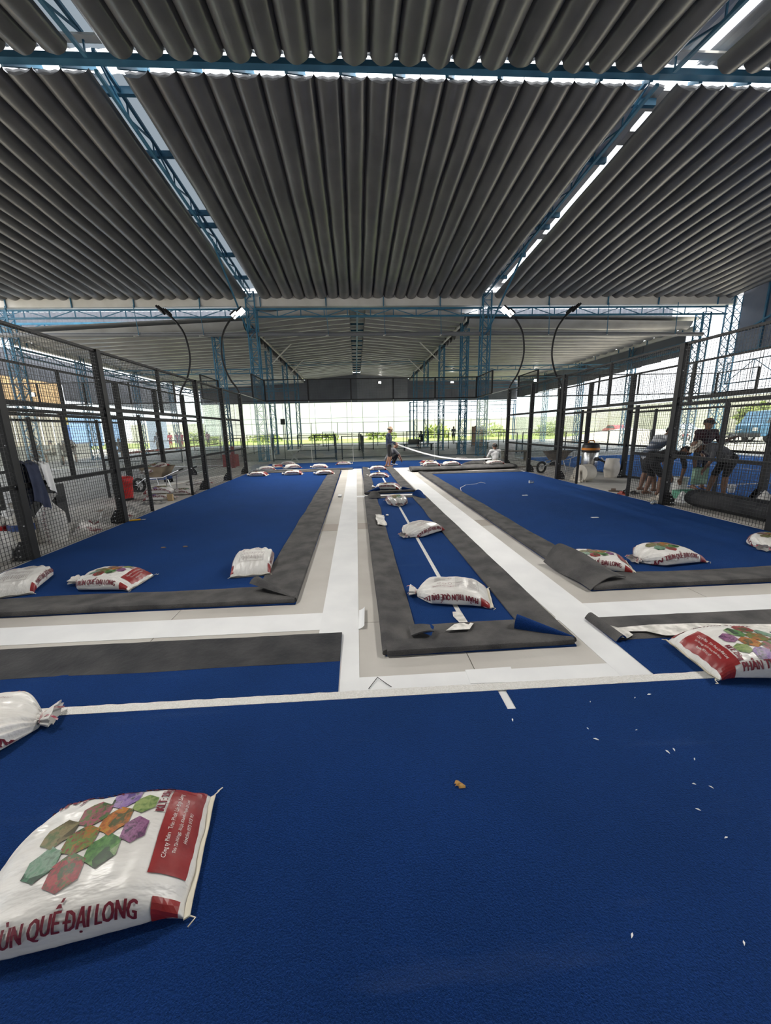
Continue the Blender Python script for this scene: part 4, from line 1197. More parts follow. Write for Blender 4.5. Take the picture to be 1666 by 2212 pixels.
sack('back', 1, -4.05, 19.35, 5, 'hindmost sack in the far left corner by the glass', group=FG)
sack('back', 0, -3.56, 17.45, 35, 'sack standing behind the grey board edge, left of two', group=FG, sz=1.2)
sack('back', 1, -2.40, 17.4, -5, 'sack behind the grey board edge, right of two', group=FG)
sack('front', 0, -1.42, 18.65, 170, 'sack alone on the far end carpet left of the man', group=FG)
sack('front', 2, 1.96, 15.40, -4, 'leftmost of the three sacks on the flattened roll', z=.165, group=FG)
sack('front', 0, 2.72, 15.44, 8, 'middle of the three sacks on the flattened roll', z=.165, group=FG)
sack('front', 1, 4.42, 15.52, 5, 'rightmost of the three sacks on the flattened roll by the seated person', z=.165, group=FG)
sack('front', 1, 2.36, 18.3, 195, 'sack with red end on the far end carpet right of the man', group=FG)
sack('back', 0, 4.25, 19.55, 0, 'sack at the foot of the glass on the far right', group=FG)
LG = 'sacks piled outside the left fence'
sack('front', 0, -5.62, 10.50, 176, 'bottom sack of the pile by the left doorway', z=0, group=LG)
sack('front', 2, -5.66, 10.62, 184, 'second sack of the pile by the left doorway', z=.135, group=LG)
sack('front', 1, -5.45, 11.25, 178, 'sack behind the pile by the left doorway', z=0.0, group=LG)
sack('back', 0, -5.75, 13.3, 40, 'crumpled empty looking sack outside the left fence beyond the doorway', z=0, group=LG, sz=.5)
sack('front', 1, -6.28, 11.75, 60, 'sack lying in the left wheelbarrow', z=.62, group=LG, tilt=(0, -16))

# ================================================================== PEOPLE
def person(name, loc, rz, J, colors, label, vox=.014, hair=None, cap=None, group=None, fingers=True, scale=1.0):
    """J: joints in the person's own frame (x right, y forward, z up). colors: region -> material.
    One remeshed body; every face takes the material of the nearest limb."""
    caps_ = []
    def cap_(a, b, ra, rb, reg): caps_.append((Vector(a), Vector(b), ra, rb, reg))
    g = lambda k: Vector(J[k])
    cap_(g('pelvis') + Vector((-.075, 0, 0)), g('pelvis') + Vector((.075, 0, 0)), .105, .105, 'shorts')
    cap_(g('pelvis'), g('waist'), .125, .125, 'shirt'); cap_(g('waist'), g('chest'), .125, .14, 'shirt')
    cap_(g('sh_l'), g('sh_r'), .075, .075, 'shirt'); cap_(g('chest') + Vector((-.06, 0, 0)), g('chest') + Vector((.06, 0, 0)), .12, .12, 'shirt')
    nb = (g('sh_l') + g('sh_r'))/2
    cap_(nb, g('head')*.75 + nb*.25, .055, .05, 'skin')
    hd = g('head'); fw = Vector(J.get('face', (0, 1, 0))).normalized(); upv = (hd - nb).normalized()
    if 'hup' in J: upv = Vector(J['hup']).normalized()
    cap_(hd - upv*.055 + fw*.015, hd + upv*.045, .072, .092, 'skin')
    cap_(hd - upv*.075 + fw*.045, hd - upv*.03 + fw*.04, .048, .055, 'skin')
    cap_(hd + fw*.085 - upv*.005, hd + fw*.115 - upv*.04, .012, .017, 'skin')      # nose
    sdv = fw.cross(upv).normalized()
    for s in (-1, 1):
        cap_(hd + sdv*s*.085 - upv*.02, hd + sdv*s*.098 - upv*.0, .018, .022, 'skin')  # ears
        cap_(hd + fw*.092 + sdv*s*.035 + upv*.02, hd + fw*.09 + sdv*s*.03 + upv*.02, .012, .012, 'skin')
    cap_(hd + fw*.095 - upv*.072 - sdv*.02, hd + fw*.095 - upv*.072 + sdv*.02, .01, .01, 'lip')
    for s in ('l', 'r'):
        cap_(g('sh_'+s), g('el_'+s), .058, .045, 'sleeve'); m_ = g('sh_'+s)*.35 + g('el_'+s)*.65
        cap_(m_, g('el_'+s), .043, .040, 'arm'); cap_(g('el_'+s), g('wr_'+s), .042, .029, 'arm')
        w = g('wr_'+s); d = (w - g('el_'+s)).normalized()
        if 'hd_'+s in J: d = Vector(J['hd_'+s]).normalized()
        side = d.cross(Vector((0, 0, 1)));  side = side.normalized() if side.length > .1 else Vector((1, 0, 0))
        nrm = side.cross(d)
        cap_(w, w + d*.075, .026, .030, 'skin'); cap_(w + d*.05 - side*.018, w + d*.07 + side*.018, .022, .022, 'skin')
        if fingers:
            for i, (o, L) in enumerate(((-.030, .075), (-.010, .088), (.010, .082), (.030, .062))):
                p0 = w + d*.085 + side*o; p1 = p0 + d*L*.5 - nrm*.012; p2 = p1 + d*L*.35 - nrm*L*.35
                cap_(p0, p1, .011, .0105, 'skin'); cap_(p1, p2, .0105, .009, 'skin')
            p0 = w + d*.03 - side*.03; p1 = p0 + d*.035 - side*.025; cap_(p0, p1, .013, .012, 'skin'); cap_(p1, p1 + d*.03 - nrm*.008, .012, .010, 'skin')
        hp = g('pelvis') + Vector((-.085 if s == 'l' else .085, 0, -.02))
        if 'hp_'+s in J: hp = g('hp_'+s)
        k, a = g('kn_'+s), g('an_'+s)
        cap_(hp, k, .098, .066, 'shorts'); cap_(hp*.25 + k*.75, k, .062, .058, 'knee')
        cap_(k, k*.6 + a*.4, .056, .056, 'leg'); cap_(k*.6 + a*.4, a, .056, .038, 'leg')
        ft = Vector(J.get('ft_'+s, (0, 1, 0))).normalized()
        cap_(a - Vector((0, 0, .035)) - ft*.045, a + ft*.06 - Vector((0, 0, .04)), .036, .036, 'foot')
        cap_(a + ft*.06 - Vector((0, 0, .045)), a + ft*.15 - Vector((0, 0, .055)), .034, .024, 'foot')
    mb = MB()
    for a, b, ra, rb, reg in caps_:
        d = b - a; L = d.length
        ax = d.normalized() if L > 1e-5 else Vector((0, 0, 1))
        o1 = ax.orthogonal().normalized(); o2 = ax.cross(o1)
        pts = []
        for i in range(5):
            t = PI/2*(1 - i/4); pts.append((a - ax*ra*math.sin(t), ra*math.cos(t)))
        for i in range(5):
            t = PI/2*i/4; pts.append((b + ax*rb*math.sin(t), rb*math.cos(t)))
        P = [p + max(r, 1e-4)*(math.cos(2*PI*k/12)*o1 + math.sin(2*PI*k/12)*o2) for p, r in pts for k in range(12)]
        F = [(i*12+k, i*12+(k+1) % 12, (i+1)*12+(k+1) % 12, (i+1)*12+k) for i in range(9) for k in range(12)]
        F.append(tuple(reversed(range(12)))); F.append(tuple(range(108, 120)))
        mb.add(P, F)
    me = mb.mesh('body_raw')
    tmp = bpy.data.objects.new('tmp', me); col.objects.link(tmp)
    rm = tmp.modifiers.new('r', 'REMESH'); rm.mode = 'VOXEL'; rm.voxel_size = vox; rm.use_smooth_shade = True
    sm = tmp.modifiers.new('s', 'SMOOTH'); sm.iterations = 4; sm.factor = .5
    dg = bpy.context.evaluated_depsgraph_get(); dg.update()
    body = bpy.data.meshes.new_from_object(tmp.evaluated_get(dg))
    bpy.data.objects.remove(tmp); bpy.data.meshes.remove(me)
    regs = ['skin', 'shirt', 'sleeve', 'arm', 'shorts', 'knee', 'leg', 'foot', 'lip']
    body.materials.clear()
    for r in regs: body.materials.append(colors.get(r) or colors.get({'sleeve': 'shirt', 'arm': 'skin', 'knee': 'shorts', 'leg': 'skin', 'foot': 'skin', 'lip': 'skin'}.get(r, r)))
    mi = []
    for p in body.polygons:
        c = p.center; best = 9; br = 0
        for a, b, ra, rb, reg in caps_:
            d = b - a; l2 = d.length_squared
            t = 0 if l2 < 1e-9 else max(0, min(1, (c - a).dot(d)/l2))
            dist = (c - (a + d*t)).length - (ra + (rb-ra)*t)
            if dist < best: best = dist; br = regs.index(reg)
        mi.append(br)
    body.polygons.foreach_set('material_index', mi)
    body.polygons.foreach_set('use_smooth', [True]*len(body.polygons))
    body.name = 'person_body'
    o = bpy.data.objects.new('person', body); col.objects.link(o)
    o.location = loc; o.rotation_euler = (0, 0, rz); o.scale = (scale,)*3
    obj_props(o, label, 'person', group)
    rot = Matrix((sdv, fw - upv*fw.dot(upv), upv)).transposed()
    rot = Matrix([sdv, upv.cross(sdv), upv]).transposed()
    if hair:
        hb = MB()
        def hf(u, v):
            t = PI*(.0 + .62*u); ph = 2*PI*v
            q = Vector((.102*math.sin(t)*math.cos(ph), .112*math.sin(t)*math.sin(ph), .108*math.cos(t)))
            if q.y > .02 and q.z < .055: q.z = .055 + (q.z-.055)*.15
            return hd + rot @ (q + Vector((0, -.008, .018)))
        hb.grid(hf, 8, 18, closed_v=True)
        link('hair', hb.mesh('hair'), hair, o, 180)
    if cap:
        cb = MB()
        def cf_(u, v):
            t = PI*.5*u; ph = 2*PI*v
            return hd + rot @ Vector((.105*math.sin(t)*math.cos(ph), .115*math.sin(t)*math.sin(ph) - .005, .035 + .085*math.cos(t)))
        cb.grid(cf_, 6, 18, closed_v=True)
        cb.grid(lambda u, v: hd + rot @ Vector((.085*math.sin((v-.5)*2.6)*(1-.15*u), .095*math.cos((v-.5)*2.0) + .085*u, .038 - .012*u)), 3, 8)
        cb.grid(lambda u, v: hd + rot @ Vector((.085*math.sin((v-.5)*2.6)*(1-.15*u), .095*math.cos((v-.5)*2.0) + .085*u, .046 - .012*u)), 3, 8)
        link('cap', cb.mesh('cap'), cap, o, 180)
    return o
SK = mat('tan_skin', (.26, .13, .08), .55, c2=(.32, .17, .11), scale=9)
SKD = mat('dark_tan_skin', (.16, .08, .05), .55, c2=(.2, .105, .065), scale=9)
HAIR = mat('black_hair', (.008, .007, .007), .5)
NAVY = mat('navy_cloth', (.012, .018, .045), .85, c2=(.02, .028, .06), scale=12, bump=.3, bscale=14)
BLKC = mat('black_cloth', (.010, .010, .012), .85, c2=(.018, .018, .02), scale=12, bump=.3, bscale=14)
WHTC = mat('white_cloth', (.62, .62, .62), .85, c2=(.70, .70, .70), scale=9, bump=.4, bscale=10)
GRYC = mat('grey_cloth', (.10, .10, .11), .85, c2=(.15, .15, .16), scale=9, bump=.3, bscale=12)
MARC = mat('dark_red_cloth', (.05, .012, .018), .85, c2=(.02, .02, .028), scale=5, bump=.3, bscale=12)
REDC = mat('red_shirt_cloth', (.35, .02, .03), .85)
KHAKI = mat('khaki_cap', (.36, .27, .17), .8)
PALEC = mat('pale_cap', (.55, .50, .42), .8)
STRC = mat('striped_shirt', (.45, .46, .48), .85, c2=(.05, .07, .11), scale=3.2, stretch=(.3, .3, 3.0), lo=.45, hi=.52)

def stand(bend=0, h=1.0): pass
# walking man in cap, side on, looking right, arms held forward
J = dict(pelvis=(0, 0, .86), waist=(0, .0, 1.02), chest=(0, .01, 1.20), sh_l=(-.17, .0, 1.32), sh_r=(.17, .0, 1.32), head=(0, .06, 1.51), face=(0, 1, -.12),
         el_l=(-.20, .06, 1.06), wr_l=(-.14, .28, .99), el_r=(.20, .04, 1.05), wr_r=(.12, .26, .95),
         kn_l=(-.09, .07, .48), an_l=(-.09, .02, .09), kn_r=(.09, .0, .47), an_r=(.09, -.12, .10))
person('person', (.50, 16.98, .0), math.radians(-90), J, dict(skin=SK, shirt=NAVY, sleeve=NAVY, arm=NAVY, shorts=BLKC, knee=SK, leg=SK, foot=SK), 'person in a khaki cap, navy shirt and black shorts walking with tape in hand', cap=KHAKI, hair=HAIR, vox=.012)
# person squatting behind him
J = dict(pelvis=(0, -.15, .26), waist=(0, -.05, .42), chest=(0, .08, .58), sh_l=(-.17, .12, .68), sh_r=(.17, .12, .68), head=(0, .24, .84), face=(0, 1, -.5),
         el_l=(-.24, .30, .50), wr_l=(-.16, .42, .30), el_r=(.24, .30, .50), wr_r=(.16, .42, .28), kn_l=(-.16, .28, .50), an_l=(-.12, .12, .09), kn_r=(.16, .28, .50), an_r=(.12, .12, .09))
person('person', (.62, 17.62, .013), math.radians(-80), J, dict(skin=SK, shirt=GRYC, shorts=BLKC, knee=BLKC, leg=BLKC, foot=WHTC), 'person in black trousers squatting just behind the walking man', hair=HAIR, vox=.016)
# person sitting on the floor, back towards us, white shirt
J = dict(pelvis=(0, 0, .13), waist=(0, .0, .30), chest=(0, .06, .47), sh_l=(-.18, .06, .58), sh_r=(.18, .06, .58), head=(0, .10, .76), face=(-.2, 1, -.3),
         el_l=(-.26, .16, .36), wr_l=(-.20, .38, .26), el_r=(.26, .14, .36), wr_r=(.2, .36, .24), kn_l=(-.28, .34, .34), an_l=(-.10, .48, .09), kn_r=(.25, .36, .30), an_r=(.08, .44, .09))
person('person', (4.72, 16.25, .013), math.radians(8), J, dict(skin=SK, shirt=WHTC, shorts=BLKC, knee=BLKC, leg=BLKC, foot=SK), 'person in a white shirt sitting on the floor with back turned, far right', hair=HAIR, vox=.014)
# four workers outside the right fence
J = dict(pelvis=(0, -.05, .84), waist=(0, .05, .98), chest=(0, .18, 1.12), sh_l=(-.17, .26, 1.22), sh_r=(.17, .26, 1.22), head=(0, .44, 1.34), face=(0, .8, -.6), hup=(0, .6, .8),
         el_l=(-.22, .30, .95), wr_l=(-.16, .42, .74), el_r=(.22, .28, .94), wr_r=(.14, .42, .74), kn_l=(-.1, .02, .46), an_l=(-.11, -.04, .09), kn_r=(.1, .06, .46), an_r=(.11, .12, .09))
person('person', (5.85, 9.50, 0), math.radians(-88), J, dict(skin=SKD, shirt=STRC, sleeve=STRC, shorts=BLKC, knee=BLKC, leg=SKD), 'person in a striped grey shirt and cap leaning forward behind the right fence', cap=PALEC, hair=HAIR, vox=.012)
J = dict(pelvis=(0, -.22, .74), waist=(0, -.02, .84), chest=(0, .22, .88), sh_l=(-.16, .36, .88), sh_r=(.16, .36, .88), head=(0, .58, .93), face=(0, .5, -.9), hup=(0, .9, .4),
         el_l=(-.2, .42, .62), wr_l=(-.14, .46, .40), el_r=(.2, .42, .62), wr_r=(.12, .46, .38), kn_l=(-.1, -.06, .44), an_l=(-.11, -.16, .09), kn_r=(.1, .0, .44), an_r=(.11, -.04, .09))
person('person', (5.72, 9.02, 0), math.radians(-86), J, dict(skin=SKD, shirt=BLKC, shorts=BLKC, knee=BLKC, leg=SKD), 'person in black bending down low, bare legs, behind the right fence', hair=HAIR, vox=.012)
J = dict(pelvis=(0, 0, .86), waist=(0, .0, 1.02), chest=(0, .02, 1.20), sh_l=(-.18, .02, 1.32), sh_r=(.18, .02, 1.32), head=(0, .05, 1.51), face=(0, 1, -.25),
         el_l=(-.30, .06, 1.08), wr_l=(-.46, .16, 1.18), el_r=(.26, .08, 1.04), wr_r=(.22, .26, .86), kn_l=(-.1, .03, .46), an_l=(-.1, .0, .09), kn_r=(.1, .03, .46), an_r=(.1, .0, .09))
person('person', (7.22, 9.62, 0), math.radians(172), J, dict(skin=SKD, shirt=MARC, shorts=NAVY, knee=NAVY, leg=SKD), 'person in a dark maroon shirt and cap standing upright behind the right fence', cap=BLKC, hair=HAIR, vox=.012)
J = dict(pelvis=(0, -.12, .80), waist=(0, .06, .93), chest=(0, .26, 1.0), sh_l=(-.17, .38, 1.03), sh_r=(.17, .38, 1.03), head=(0, .58, 1.06), face=(0, .7, -.8), hup=(0, .8, .6),
         el_l=(-.22, .42, .80), wr_l=(-.14, .46, .62), el_r=(.22, .42, .8), wr_r=(.14, .46, .62), kn_l=(-.1, -.02, .46), an_l=(-.11, -.02, .09), kn_r=(.1, .04, .46), an_r=(.11, .12, .09))
person('person', (6.86, 8.72, 0), math.radians(86), J, dict(skin=SKD, shirt=GRYC, shorts=BLKC, knee=BLKC, leg=SKD), 'person with a pale cap stooping towards the left behind the right fence', cap=PALEC, hair=HAIR, vox=.012)
# far people
JS = dict(pelvis=(0, 0, .88), waist=(0, .0, 1.04), chest=(0, .01, 1.22), sh_l=(-.18, .0, 1.36), sh_r=(.18, .0, 1.36), head=(0, .03, 1.56), face=(0, 1, -.1),
         el_l=(-.24, .04, 1.10), wr_l=(-.2, .2, .95), el_r=(.24, .04, 1.1), wr_r=(.2, .2, .95), kn_l=(-.1, .03, .48), an_l=(-.1, .0, .09), kn_r=(.1, .0, .48), an_r=(.1, -.04, .09))
JL = dict(JS); JL.update(chest=(0, .2, 1.15), sh_l=(-.18, .3, 1.26), sh_r=(.18, .3, 1.26), head=(0, .5, 1.38), hup=(0, .6, .8), el_l=(-.24, .1, 1.1), wr_l=(-.2, -.1, .95), el_r=(.24, .1, 1.1), wr_r=(.2, -.1, .95))
JT = dict(pelvis=(0, 0, .50), waist=(0, .0, .68), chest=(0, .03, .86), sh_l=(-.18, .04, 1.0), sh_r=(.18, .04, 1.0), head=(0, .08, 1.2), face=(0, 1, -.2),
         el_l=(-.24, .12, .76), wr_l=(-.16, .34, .72), el_r=(.24, .12, .76), wr_r=(.16, .34, .72), kn_l=(-.12, .42, .50), an_l=(-.12, .40, .09), kn_r=(.12, .42, .50), an_r=(.12, .40, .09))
far = [(-17.6, 25.0, 60, JL, MARC, GRYC, 'person in dark top leaning over behind the left neighbouring court'),
       (-20.0, 42.6, 180, JS, REDC, REDC, 'person in red shirt, left of the group of three far left'),
       (-19.4, 42.9, 200, JS, REDC, REDC, 'person in red shirt, middle of the group of three far left'),
       (-18.8, 42.5, 160, JS, REDC, REDC, 'person in red shirt, right of the group of three far left'),
       (-17.0, 44.8, 180, JS, REDC, MARC, 'fourth person in red standing alone further right of the red group'),
       (10.0, 44.2, 180, JS, GRYC, BLKC, 'person in grey standing in the far opening'),
       (10.6, 38.2, 250, JS, BLKC, BLKC, 'dark figure standing beside the right corner glass far away'),
       (4.9, 35.0, 120, JT, BLKC, BLKC, 'dark figure sitting near the far right column row'),
       (-17.2, 29.0, 200, JT, GRYC, NAVY, 'person sitting in pale top against the blue banner'),
       (-15.3, 30.5, 180, JS, NAVY, BLKC, 'person standing in navy beyond the left fence posts')]
for (x, y, r, JJ, a, b, l) in far:
    person('person', (x, y, 0), math.radians(r), JJ, dict(skin=SKD, shirt=a, shorts=b, knee=b if b is not REDC else SKD), l, vox=.028, hair=HAIR, fingers=False)
for i, (x, y) in enumerate(((-19.0, 24.2), (-19.4, 26.0), (-17.9, 22.9), (-17.0, 23.6))):
    person('person', (x, y, 0), math.radians(90 + 40*i), JT, dict(skin=SKD, shirt=[GRYC, PALEC, BLKC, MARC][i], shorts=BLKC), ['person seated in grey at the far left tables', 'person seated in a beige top at the far left tables', 'person seated in black nearest the left neighbouring fence', 'person seated in maroon at the far left tables'][i], vox=.028, hair=HAIR, fingers=False)
# tape held by the walking man, running to the floor at right
mb = MB()
P0, P1 = Vector((.86, 16.95, .93)), Vector((4.45, 15.95, .34))
def tape(u, v):
    p = P0 + (P1 - P0)*u
    p.z = P0.z*(1-u)**2.0 + P1.z*(1-(1-u)**2.0) - .10*math.sin(PI*u)
    return p + Vector((.01*(v-.5), .03*(v-.5), .055*(v-.5)))
mb.grid(tape, 24, 1)
top(mb, 'hanging_tape', M_PAPER, 'long white tape stretched from the walking man down to the right', 'tape strip', smooth=60)
bd = MB().ell((0, 0, 0), (.62, .30, .17), 10, 20)
bd.v = [(x + .04*noise.noise(Vector((x*4, y*4, z*5))), y + .04*noise.noise(Vector((x*4, y*4+7, z*5))), max(-.05, z + .03*noise.noise(Vector((x*6, y*6+3, 1))))) for x, y, z in bd.v]
bd.v = [(x + 4.0, y + 16.35, z + .065) for x, y, z in bd.v]
top(bd, 'carpet_bundle', M_BACK, 'rolled dark carpet heap beside the seated person in white', 'carpet roll', smooth=60)

# ================================================================== THINGS AROUND THE COURT
M_DARKPL = mat('dark_plastic', (.02, .02, .022), .5)
M_RUBBER = mat('rubber', (.012, .012, .012), .8)
M_RUST = mat('dusty_steel', (.12, .10, .08), .7, c2=(.2, .17, .14), scale=6, bump=.2, bscale=20)
M_TANTRAY = mat('tan_tray', (.25, .19, .13), .6, c2=(.32, .26, .18), scale=5)
M_BLUEPL = mat('blue_plastic', (.02, .06, .22), .4)
M_ORANGE = mat('orange_plastic', (.65, .22, .02), .4)
M_CHROME = mat('steel_drum', (.62, .62, .62), .25, .9)
M_CREAM = mat('cream_roll', (.55, .50, .42), .75, c2=(.62, .58, .50), scale=4)
M_GREEN = mat('green_plastic', (.10, .30, .20), .45)
M_CLEAR = mat('clear_plastic', (.85, .9, .9), .08, trans=.9, alpha=1)
M_YELLOW = mat('yellow_plastic', (.75, .42, .02), .4)
M_WOOD = mat('worn_wood', (.22, .13, .08), .7, c2=(.30, .19, .12), scale=3, stretch=(8, 1, 1))

def wheelbarrow(x, y, rz, tray_mat, label, body=None):
    t = empty('wheelbarrow', (x, y, 0), label, 'wheelbarrow', rz=math.radians(rz))
    mb = MB()   # tray: inner + outer tapered tub, nose forward +x
    def ring(z, s):
        return [Vector((a*s + .08*(z-.45), b*s, z)) for a, b in ((-.38, -.26), (.30, -.30), (.46, -.14), (.46, .14), (.30, .30), (-.38, .26))]
    R = [ring(.42, .58), ring(.70, 1.0), ring(.71, 1.04), ring(.69, .96), ring(.44, .55)]
    for r in R: mb.v += [tuple(p) for p in r]
    for k in range(4):
        for i in range(6): mb.f.append((k*6+i, k*6+(i+1) % 6, (k+1)*6+(i+1) % 6, (k+1)*6+i)); mb.m.append(0)
    mb.f.append(tuple(reversed(range(6)))); mb.m.append(0); mb.f.append(tuple(range(24, 30))); mb.m.append(0)
    build(mb, 'tray', tray_mat, t, world=False, smooth=35)
    for s in (-1, 1):
        build(MB().tube([(.62, s*.06, .2), (.3, s*.14, .38), (-.3, s*.2, .42), (-.85, s*.28, .62)], .016, 8), 'handle_tube', M_STEEL, t, world=False, smooth=60)
        build(MB().tube([(-.85, s*.28, .62), (-.98, s*.29, .66)], .02, 8), 'grip', M_RUBBER, t, world=False, smooth=60)
        build(MB().tube([(-.1, s*.18, .41), (-.22, s*.22, .02), (-.36, s*.2, .02), (-.4, s*.2, .44)], .014, 8), 'leg', M_STEEL, t, world=False, smooth=60)
    w = MB()
    w.tube([(.62 + .17*math.cos(a), 0, .185 + .17*math.sin(a)) for a in [2*PI*i/20 for i in range(21)]], .038, 8, caps=False)
    wh = build(w, 'wheel', M_RUBBER, t, world=False, smooth=60)
    hb = MB().tube([(.62, -.06, .185), (.62, .06, .185)], .02, 8)
    for i in range(6): hb.bar((.62, 0, .185), (.62 + .15*math.cos(i*PI/3), 0, .185 + .15*math.sin(i*PI/3)), .012)
    build(hb, 'hub', M_STEEL, wh, world=False)
    if body: build(MB().box(-.3, .2, -.16, .16, .36, .43), 'tray_support', body, t, world=False)
    return t
wheelbarrow(-6.22, 11.72, 168, M_TANTRAY, 'wheelbarrow with a tan tray and blue underside outside the left fence', M_BLUEPL)
wheelbarrow(5.95, 13.8, 196, M_RUST, 'dusty dark wheelbarrow tipped outside the right fence')

# red cooler bucket with handle
t = empty('red_bucket', (-6.45, 10.55, 0), 'red insulated bucket with black base behind the left fence post', 'bucket')
build(MB().lathe([(.15, 0), (.155, .05)], 20, (-6.45, 10.55, 0)), 'base', M_DARKPL, t, smooth=40)
build(MB().lathe([(.15, .05), (.19, .46), (.20, .47), (.20, .50)], 20, (-6.45, 10.55, 0)), 'body', M_RED, t, smooth=40)
build(MB().lathe([(.205, .49), (.205, .54), (.16, .57), (.03, .58)], 20, (-6.45, 10.55, 0)), 'lid', M_RED, t, smooth=40)
build(MB().tube([(-6.65, 10.55, .44), (-6.70, 10.50, .36), (-6.66, 10.46, .28), (-6.60, 10.44, .26)], .012, 6), 'handle', M_DARKPL, t)
# jacket and white cloth hung over the rail
def drape(y0, y1, zt, zb, m_, name, label, x=-5.06, thick=.045, seed=0):
    def fn(u, v):
        yy = y0 + (y1-y0)*u
        L = (zt - zb)
        s = v*2 - 1
        z = zt - abs(s)**1.0*L*(1 - .25*(u if s < 0 else 1-u)) if abs(s) > .06 else zt + .01
        xx = x + (.04 + .025*abs(s))*(1 if s > 0 else -1) + .018*math.sin(u*11 + s*3 + seed)*abs(s)
        return (xx, yy + .03*math.sin(s*2.5)*abs(s) + (.10*(1-abs(s))*(u-.5)*-.3), z + .01*math.sin(u*9))
    mb = MB().grid(fn, 18, 24)
    mb.grid(lambda u, v: Vector(fn(u, v)) + Vector((.006, 0, -.004)), 18, 24)
    top(mb, name, m_, label, 'clothing', smooth=60)
drape(6.12, 6.34, 1.24, .58, NAVY, 'jacket', 'dark navy jacket hung over the left fence rail', seed=1)
drape(6.36, 6.52, 1.22, .78, WHTC, 'white_cloth', 'white cloth hung over the left fence rail beside the jacket', seed=4)
# upright filled bags behind the left fence
def upright_bag(x, y, h, r, m_, label, name='tied_bag', neck=True, seed=0, band=None, rz=0, lettering=False):
    t = empty(name, (x, y, 0), label, 'bag', None, math.radians(rz))
    def fn(u, v):
        a = 2*PI*v
        rr = r*(1 - .0*u)*(math.sin(PI*min(1, .18 + u*.62))**.45)
        if u > .72:
            rr = (r*(.92 - 2.75*(u-.72)) if u < .98 else r*.21) if neck else r*(.93 - .9*(u-.72)**1.2 + (.10*math.sin(a*9) if u > .93 else 0))
        rr = max(rr, .02)*(1 + .06*math.sin(a*5 + seed) + .04*noise.noise(Vector((math.cos(a)*2, math.sin(a)*2, u*4 + seed))))
        return (rr*math.cos(a), rr*.82*math.sin(a), h*u)
    mb = MB().grid(fn, 16, 24, closed_v=True)
    mb.f.append(tuple(reversed(range(24)))); mb.m.append(0); mb.f.append(tuple(range(16*24, 17*24))); mb.m.append(0)
    build(mb, 'bag_body', m_, t, world=False, smooth=60)
    if neck:
        build(MB().grid(lambda u, v: ((.03 + .09*u)*math.cos(2*PI*v)*(1 + .2*math.sin(5*2*PI*v)), (.03 + .06*u)*math.sin(2*PI*v), h*.98 + .11*u), 4, 20, closed_v=True), 'gathered_neck', m_, t, world=False, smooth=60)
        build(MB().tube([(.034*math.cos(a), .034*math.sin(a), h*.985) for a in [2*PI*i/10 for i in range(11)]], .008, 6), 'tie', M_RIBBON, t, world=False)
    if band:
        build(MB().grid(lambda u, v: tuple(Vector(fn(.45 + .18*u, v*.5 + .5)) * 1.0 + Vector((fn(.45 + .18*u, v*.5+.5)[0]*.02, fn(.45+.18*u, v*.5+.5)[1]*.03 - .004, 0))), 4, 14), 'printed_band', band, t, world=False, smooth=60)
    if lettering:
        tx = MB(); vs_, fs = T_NAME
        P = []
        for a, b, c in vs_:
            vv = .75 + b*1.0/(2*PI*r)*1.2; uu = .46 - a*.8/h
            q = Vector(fn(max(.02, min(.95, uu)), vv % 1)); P.append(q + Vector((q.x*.03, q.y*.04 - .004, 0)))
        tx.add(P, fs); build(tx, 'lettering', M_INK, t, world=False)
    return t
M_CREAMBAG = mat('cream_bag', (.52, .48, .42), .5, c2=(.6, .56, .5), scale=6, bump=.3, bscale=9)
upright_bag(-5.40, 6.86, .62, .185, M_SACK, 'upright tied white sack with vertical lettering behind the left fence', seed=1, lettering=True)
upright_bag(-5.72, 6.72, .52, .175, M_CREAMBAG, 'upright cream bag with a blue and red print beside the left fence post', seed=3, band=M_BLUEPL)
upright_bag(-6.10, 6.72, .50, .19, M_SACK, 'white bag with red band at the left edge behind the fence', seed=5, band=M_RED)
upright_bag(-6.12, 7.12, .46, .19, M_SACK, 'second white and red bag behind the one at the left edge', seed=8, band=M_RED, neck=False)
upright_bag(-5.48, 5.98, .36, .22, M_SACK, 'white bag slumped against the fence at the left edge, nearest the camera', seed=9, neck=False)
def crumple(x, y, sx, sy, h, m_, label, name='crumpled_sack', seed=0, cat='bag'):
    def fn(u, v):
        a = x + sx*(u-.5); b = y + sy*(v-.5)
        e = min(u, 1-u, v, 1-v)*4
        z = .004 + h*min(1, e)*abs(noise.noise(Vector((u*4 + seed, v*4, seed)))*1.6 + .35)
        return (a + .05*noise.noise(Vector((u*5, v*5, seed+2))), b + .05*noise.noise(Vector((u*5, v*5, seed+6))), max(.004, z))
    mb = MB().grid(fn, 20, 16)
    mb.grid(lambda u, v: (fn(u, v)[0], fn(u, v)[1], .002), 20, 16)
    return top(mb, name, m_, label, cat, smooth=40)
M_SACKPRINT = mat('sack_scrap', (.62, .60, .57), .4, c2=(.2, .03, .04), scale=5, lo=.62, hi=.65)
crumple(-5.42, 7.55, .55, .75, .16, M_SACKPRINT, 'crumpled printed empty sack on the floor behind the left fence', seed=1)
crumple(-5.48, 8.62, .55, .6, .18, M_SACKPRINT, 'shiny crumpled empty sack beside the left fence post', seed=5)
crumple(-6.0, 7.62, .5, .4, .14, mat('film', (.45, .48, .42), .2, c2=(.6, .62, .58), scale=8), 'crumpled clear plastic film on the floor at left', seed=8, name='plastic_film', cat='film')
crumple(-6.0, 9.3, .6, .3, .04, mat('brown_scrap', (.16, .11, .08), .8), 'brown rag on the floor behind the left fence', name='rag', seed=12, cat='rag')
